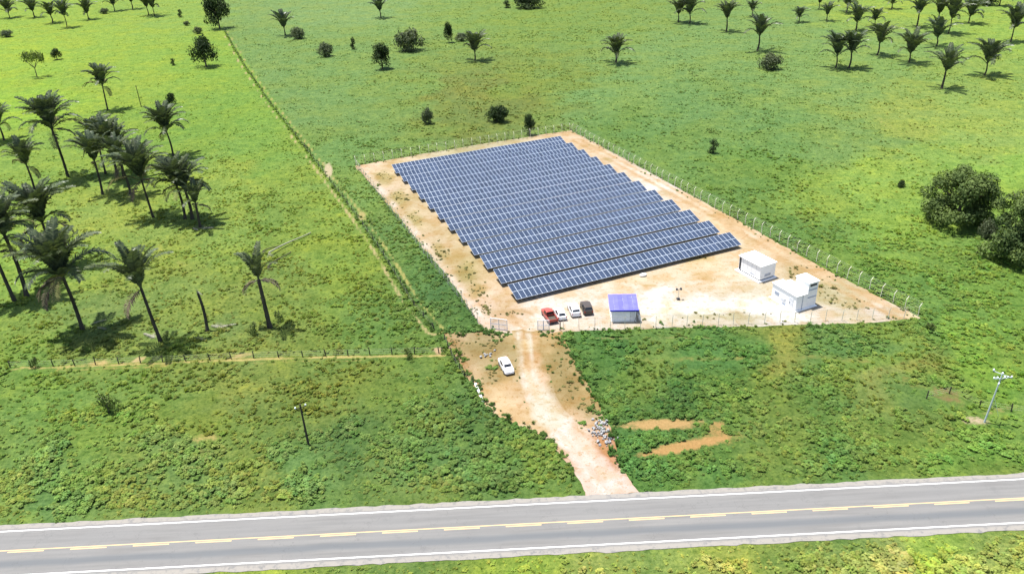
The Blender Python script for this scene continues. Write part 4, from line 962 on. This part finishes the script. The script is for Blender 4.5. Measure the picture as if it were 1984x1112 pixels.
tree('bush',203,27,22,16,'low bush among the far top left palms','bush','bush')
tree('bush',14,72,30,58,'pale low bush at the left edge near the far palms','bush','bush')
tree('bush',577,76,36,52,'rounded grey green bush beside the far palm by the path','bush','bush')
tree('bush',630,110,38,82,'grey green bush alone in the field left of the dark round tree','bush','bush')
tree('cone',685,96,14,72,'slim small tree between the grey bush and the dark round tree','shrub','shrub')
tree('round',741,134,46,82,'dark round tree behind the solar yard, darkest of the field','broadleaf_tree')
tree('bush',797,99,70,55,'largest grey green thicket in the field behind the yard','bush','bush')
tree('round',870,83,22,42,'small leafy tree right of the large thicket','broadleaf_tree')
tree('bush',893,80,28,64,'low bush touching the small leafy tree','bush','bush')
tree('bush',830,240,30,208,'pale bush nearest the back fence of the yard','bush','bush')
tree('bushdark',963,237,54,204,'wide bush between the pale bush and the tree at the back fence','bush','bush')
tree('round',1026,262,28,220,'round dark tree right at the back fence','broadleaf_tree')
tree('bushdark',1026,16,70,-10,'dark thicket at the top edge in the middle','bush','bush')
tree('cone',982,16,18,0,'small dark tree at the top edge left of the thicket','shrub','shrub')
tree('bush',1493,134,56,103,'grey green bush below the tall palm at the upper right','bush','bush')
tree('cone',1381,297,22,268,'small dark cone shaped tree alone beside the yard fence','shrub','shrub')
tree('bushdark',1746,363,20,350,'tiny dark bush in the field toward the big trees','shrub','shrub')
tree('bush',1905,10,60,-14,'pale bush at the top edge among the right hand palms','bush','bush')
tree('shrub',212,800,46,758,'leafy shrub in the weeds below the pasture fence, left side','shrub','shrub')
tree('shrub',540,622,22,600,'dark shrub right of the dark palm foot','shrub','shrub')
tree('shrub',494,648,26,622,'dark shrub left of the dark palm foot','shrub','shrub')
tree('shrub',1800,642,26,622,'shrub at the pointed corner of the yard','shrub','shrub')
tree('shrub',790,694,24,672,'shrub growing in the fence line near the entrance','shrub','shrub')
tree('shrub',70,712,22,690,'shrub growing at the left end of the pasture fence','shrub','shrub')
tree('shrub',325,657,24,640,'shrub beside the foot of the sparse tall palm','shrub','shrub')

# ------------------------------------------------------------------ weeds and grass (instanced clumps)
proto = bpy.data.collections.new('weed_shapes')
def clump(seed, n, w_, h, size, tall=0.0):
    r_ = np.random.default_rng(seed); nb = 7
    bl = [(r_.normal(0, w_ * .45), r_.normal(0, w_ * .45), h * r_.uniform(.25, .62), w_ * r_.uniform(.35, .6)) for _ in range(nb)]
    me = leaf_cloud(seed, bl, n, size, 'weed', 'weed_clump', 1.1); o = bpy.data.objects.new('weed_clump', me); proto.objects.link(o)
def tuft(seed, n, h):
    r_ = random.Random(seed); v, f, tone = [], [], []
    for k in range(n):
        an = r_.uniform(0, 6.283); q = r_.uniform(0, .22); x, y = math.cos(an) * q, math.sin(an) * q; o_ = r_.uniform(.15, .55); hh = h * r_.uniform(.6, 1.1)
        wx, wy = -math.sin(an) * .05, math.cos(an) * .05; tx, ty = x + math.cos(an) * o_, y + math.sin(an) * o_; i = len(v)
        v += [(x - wx, y - wy, 0), (x + wx, y + wy, 0), ((x + tx) / 2 + wx, (y + ty) / 2 + wy, hh * .7), ((x + tx) / 2 - wx, (y + ty) / 2 - wy, hh * .7), (tx, ty, hh)]
        f += [(i, i + 1, i + 2, i + 3), (i + 3, i + 2, i + 4)]; tone += [r_.random()] * 5
    me = bpy.data.meshes.new('grass_tuft'); me.from_pydata(v, [], f); me.materials.append(M['weed']); set_float(me, 'tone', tone)
    proto.objects.link(bpy.data.objects.new('weed_tuft', me))
for s in range(4): clump(s + 50, 210, .5, .9, .125)          # names sort before weed_tuft
for s in range(3): tuft(s + 70, 34, .9)
NCL, NTU = 4, 3
WEED_GAIN = 2.05

def scatter_points():
    P, Tn, Sc, Ix = [], [], [], []
    def push(x, y, dens_k, hmul, kind, bands):
        pass
    # candidate points: near band dense, further bands thinner and only where the photo looks
    for (y0, y1, dens) in ((54, 82, 3.6), (82, 130, 3.2), (130, 230, 1.6), (230, 380, .60), (380, 640, .24)):
        hw0 = .585 * y1 + 25; area = 2 * hw0 * (y1 - y0); n = int(area * dens)
        x = rng.uniform(-hw0, hw0, n); y = rng.uniform(y0, y1, n); k = np.abs(x) < .585 * y + 25; x, y = x[k], y[k]
        L = land(x, y); h, d = L[:, 3], L[:, 4]
        cl = fbm(x / 4.5, y / 4.5, 77, 3); big = fbm(x / 18, y / 18, 88, 2)
        keep = rng.random(len(x)) < np.clip(d * np.interp(h, [.3, .45, .6, .9, 1.2], [2.6, 3.2, 3.9, 4.2, 3.2]) / dens * np.clip(np.where(h > .8, .85, .6) + 2.0 * (cl - .45), .12, 2) * (.6 + .8 * big), 0, 1)
        x, y, L, h, cl = x[keep], y[keep], L[keep], h[keep], cl[keep]
        s, _ = soil_fields(x, y); sm = np.zeros(len(x), bool)
        for poly, keepf in ((YARD, .0), (APRON, .008), (TRACK, 0)): 
            ins = inside(x, y, poly); sm |= ins & (rng.random(len(x)) >= keepf)
        rd = -(x - ROAD_O.x) * math.sin(ROAD_RZ) + (y - ROAD_O.y) * math.cos(ROAD_RZ)
        sm |= (rd < up_sh + .35) & (rd > lo_sh - .35); sm |= rng.random(len(x)) < (s - .10) * 1.9
        x, y, L, h, cl, rd = x[~sm], y[~sm], L[~sm], h[~sm], cl[~sm], rd[~sm]
        edge = np.clip((np.minimum(np.abs(rd - up_sh), np.abs(rd - lo_sh)) - .1) / 2.6, .5, 1)
        h2 = np.interp(h, [0, .5, .7, .9, 1.15], [0, .44, .52, .62, .95])
        hh = h2 * np.minimum(rng.lognormal(-.16, .36, len(x)), 1.45) * (.62 + 1.1 * (cl - .3)) * edge
        wd = hh * rng.uniform(.95, 1.6, len(x)) * np.where(h > .9, .95, 1.15)
        tf = rng.random(len(x)) < np.where(h < .6, .55, np.where(h < .8, .2, 0))
        idx = np.where(tf, NCL + rng.integers(0, NTU, len(x)), rng.integers(0, NCL, len(x)))
        tint = L[:, :3] * (WEED_GAIN * np.interp(h, [.3, .5, .7, 1.1], [.88, 1.06, 1.22, 1.28]))[:, None] * np.array([1.08, 1.0, 1.0]) * rng.uniform(.68, 1.06, (len(x), 1)) * np.c_[rng.uniform(.86, 1.14, len(x)), np.ones(len(x)), rng.uniform(.85, 1.15, len(x))]
        dry = np.clip(h * 1.6, 0, 1)[:, None] * np.clip(2.6 * (fbm(x / 6 + 40, y / 6, 123, 3) - .46) + rng.normal(0, .22, len(x)), 0, 1)[:, None]; tint = tint * (1 - dry) + tint * np.array([1.14, 1.03, 1.0]) * dry
        P.append(np.c_[x, y, np.full(len(x), -.03)]); Tn.append(tint); Sc.append(np.c_[wd, wd, hh]); Ix.append(idx)
    # rank growth along the straight path line and the edges of yard, apron and track
    for poly, n, amp, hh0, closed in ((G(PATHLINE), 900, .30, .34, False), (YARD, 1300, .8, .28, True), (APRON, 420, .7, .42, True), (TRACK, 90, .5, .2, True)):
        pts = np.array(poly + ([poly[0]] if closed else [])); seg = np.linalg.norm(np.diff(pts, axis=0), axis=1); cum = np.r_[0, np.cumsum(seg)]
        q = rng.uniform(0, cum[-1], n); i = np.clip(np.searchsorted(cum, q) - 1, 0, len(seg) - 1); f = (q - cum[i]) / seg[i]
        x = pts[i, 0] * (1 - f) + pts[i + 1, 0] * f + rng.normal(0, amp, n); y = pts[i, 1] * (1 - f) + pts[i + 1, 1] * f + rng.normal(0, amp, n)
        rd = -(x - ROAD_O.x) * math.sin(ROAD_RZ) + (y - ROAD_O.y) * math.cos(ROAD_RZ)
        k = (rd > up_sh + .4) & ~inside(x, y, TRACK)
        if closed: k &= ~(inside(x, y, YARD) & (rng.random(n) < .75))
        x, y = x[k], y[k]; n = len(x); hh = hh0 * rng.lognormal(0, .35, n); wd = hh * rng.uniform(1, 1.6, n); L = land(x, y)
        P.append(np.c_[x, y, np.full(n, -.02)]); Tn.append(L[:, :3] * WEED_GAIN * rng.uniform(.5, 1.0, (n, 1))); Sc.append(np.c_[wd, wd, hh]); Ix.append(rng.integers(0, NCL + NTU, n))
    for u, v, ru, rv, c_ in YARD_P[:14] + APRON_P[:7]:
        n = int(26 if rv > 8 else 14); g = ground(u, v); a = ground(u + ru, v) - g; b = ground(u, v - rv) - g
        r1, r2 = rng.normal(0, .55, n), rng.normal(0, .55, n); x = g.x + a.x * r1 + b.x * r2; y = g.y + a.y * r1 + b.y * r2
        k = inside(x, y, YARD) | inside(x, y, APRON); x, y = x[k], y[k]; n = len(x); hh = .16 * rng.lognormal(0, .4, n)
        P.append(np.c_[x, y, np.full(n, .02)]); Tn.append(np.tile(np.array([.17, .165, .07]), (n, 1)) * rng.uniform(.6, 1.3, (n, 1))); Sc.append(np.c_[hh * 2, hh * 2, hh]); Ix.append(rng.integers(0, NCL + NTU, n))
    return np.concatenate(P), np.concatenate(Tn), np.concatenate(Sc), np.concatenate(Ix)
def weeds_object(name, label, P, Tn, Sc, Ix):
    me = bpy.data.meshes.new(name); me.vertices.add(len(P)); me.vertices.foreach_set('co', P.astype(np.float32).ravel())
    set_color(me, 'tint', np.clip(Tn, .004, .8))
    a = me.attributes.new('size', 'FLOAT_VECTOR', 'POINT'); a.data.foreach_set('vector', Sc.astype(np.float32).ravel())
    a = me.attributes.new('pick', 'INT', 'POINT'); a.data.foreach_set('value', Ix.astype(np.int32))
    a = me.attributes.new('spin', 'FLOAT', 'POINT'); a.data.foreach_set('value', rng.uniform(0, 6.283, len(P)).astype(np.float32))
    o = link(name, me); tag(o, label, kind='stuff')
    ng = bpy.data.node_groups.new(name, 'GeometryNodeTree')
    ng.interface.new_socket('Geometry', in_out='INPUT', socket_type='NodeSocketGeometry'); ng.interface.new_socket('Geometry', in_out='OUTPUT', socket_type='NodeSocketGeometry')
    N = ng.nodes.new; gi, go = N('NodeGroupInput'), N('NodeGroupOutput')
    ci = N('GeometryNodeCollectionInfo'); ci.inputs['Collection'].default_value = proto; ci.inputs['Separate Children'].default_value = True; ci.inputs['Reset Children'].default_value = True
    def att(nm, ty):
        x = N('GeometryNodeInputNamedAttribute'); x.data_type = ty; x.inputs['Name'].default_value = nm; return x.outputs['Attribute']
    ip = N('GeometryNodeInstanceOnPoints'); cx = N('ShaderNodeCombineXYZ'); er = N('FunctionNodeEulerToRotation')
    lk = ng.links.new
    lk(gi.outputs[0], ip.inputs['Points']); lk(ci.outputs[0], ip.inputs['Instance']); ip.inputs['Pick Instance'].default_value = True
    lk(att('pick', 'INT'), ip.inputs['Instance Index']); lk(att('spin', 'FLOAT'), cx.inputs[2]); lk(cx.outputs[0], er.inputs[0]); lk(er.outputs[0], ip.inputs['Rotation']); lk(att('size', 'FLOAT_VECTOR'), ip.inputs['Scale'])
    lk(ip.outputs[0], go.inputs[0])
    md = o.modifiers.new('scatter', 'NODES'); md.node_group = ng
P, Tn, Sc, Ix = scatter_points()
print('weeds', len(P))
weeds_object('weeds', 'green weeds and grass tufts covering the pasture and road verges', P, Tn, Sc, Ix)
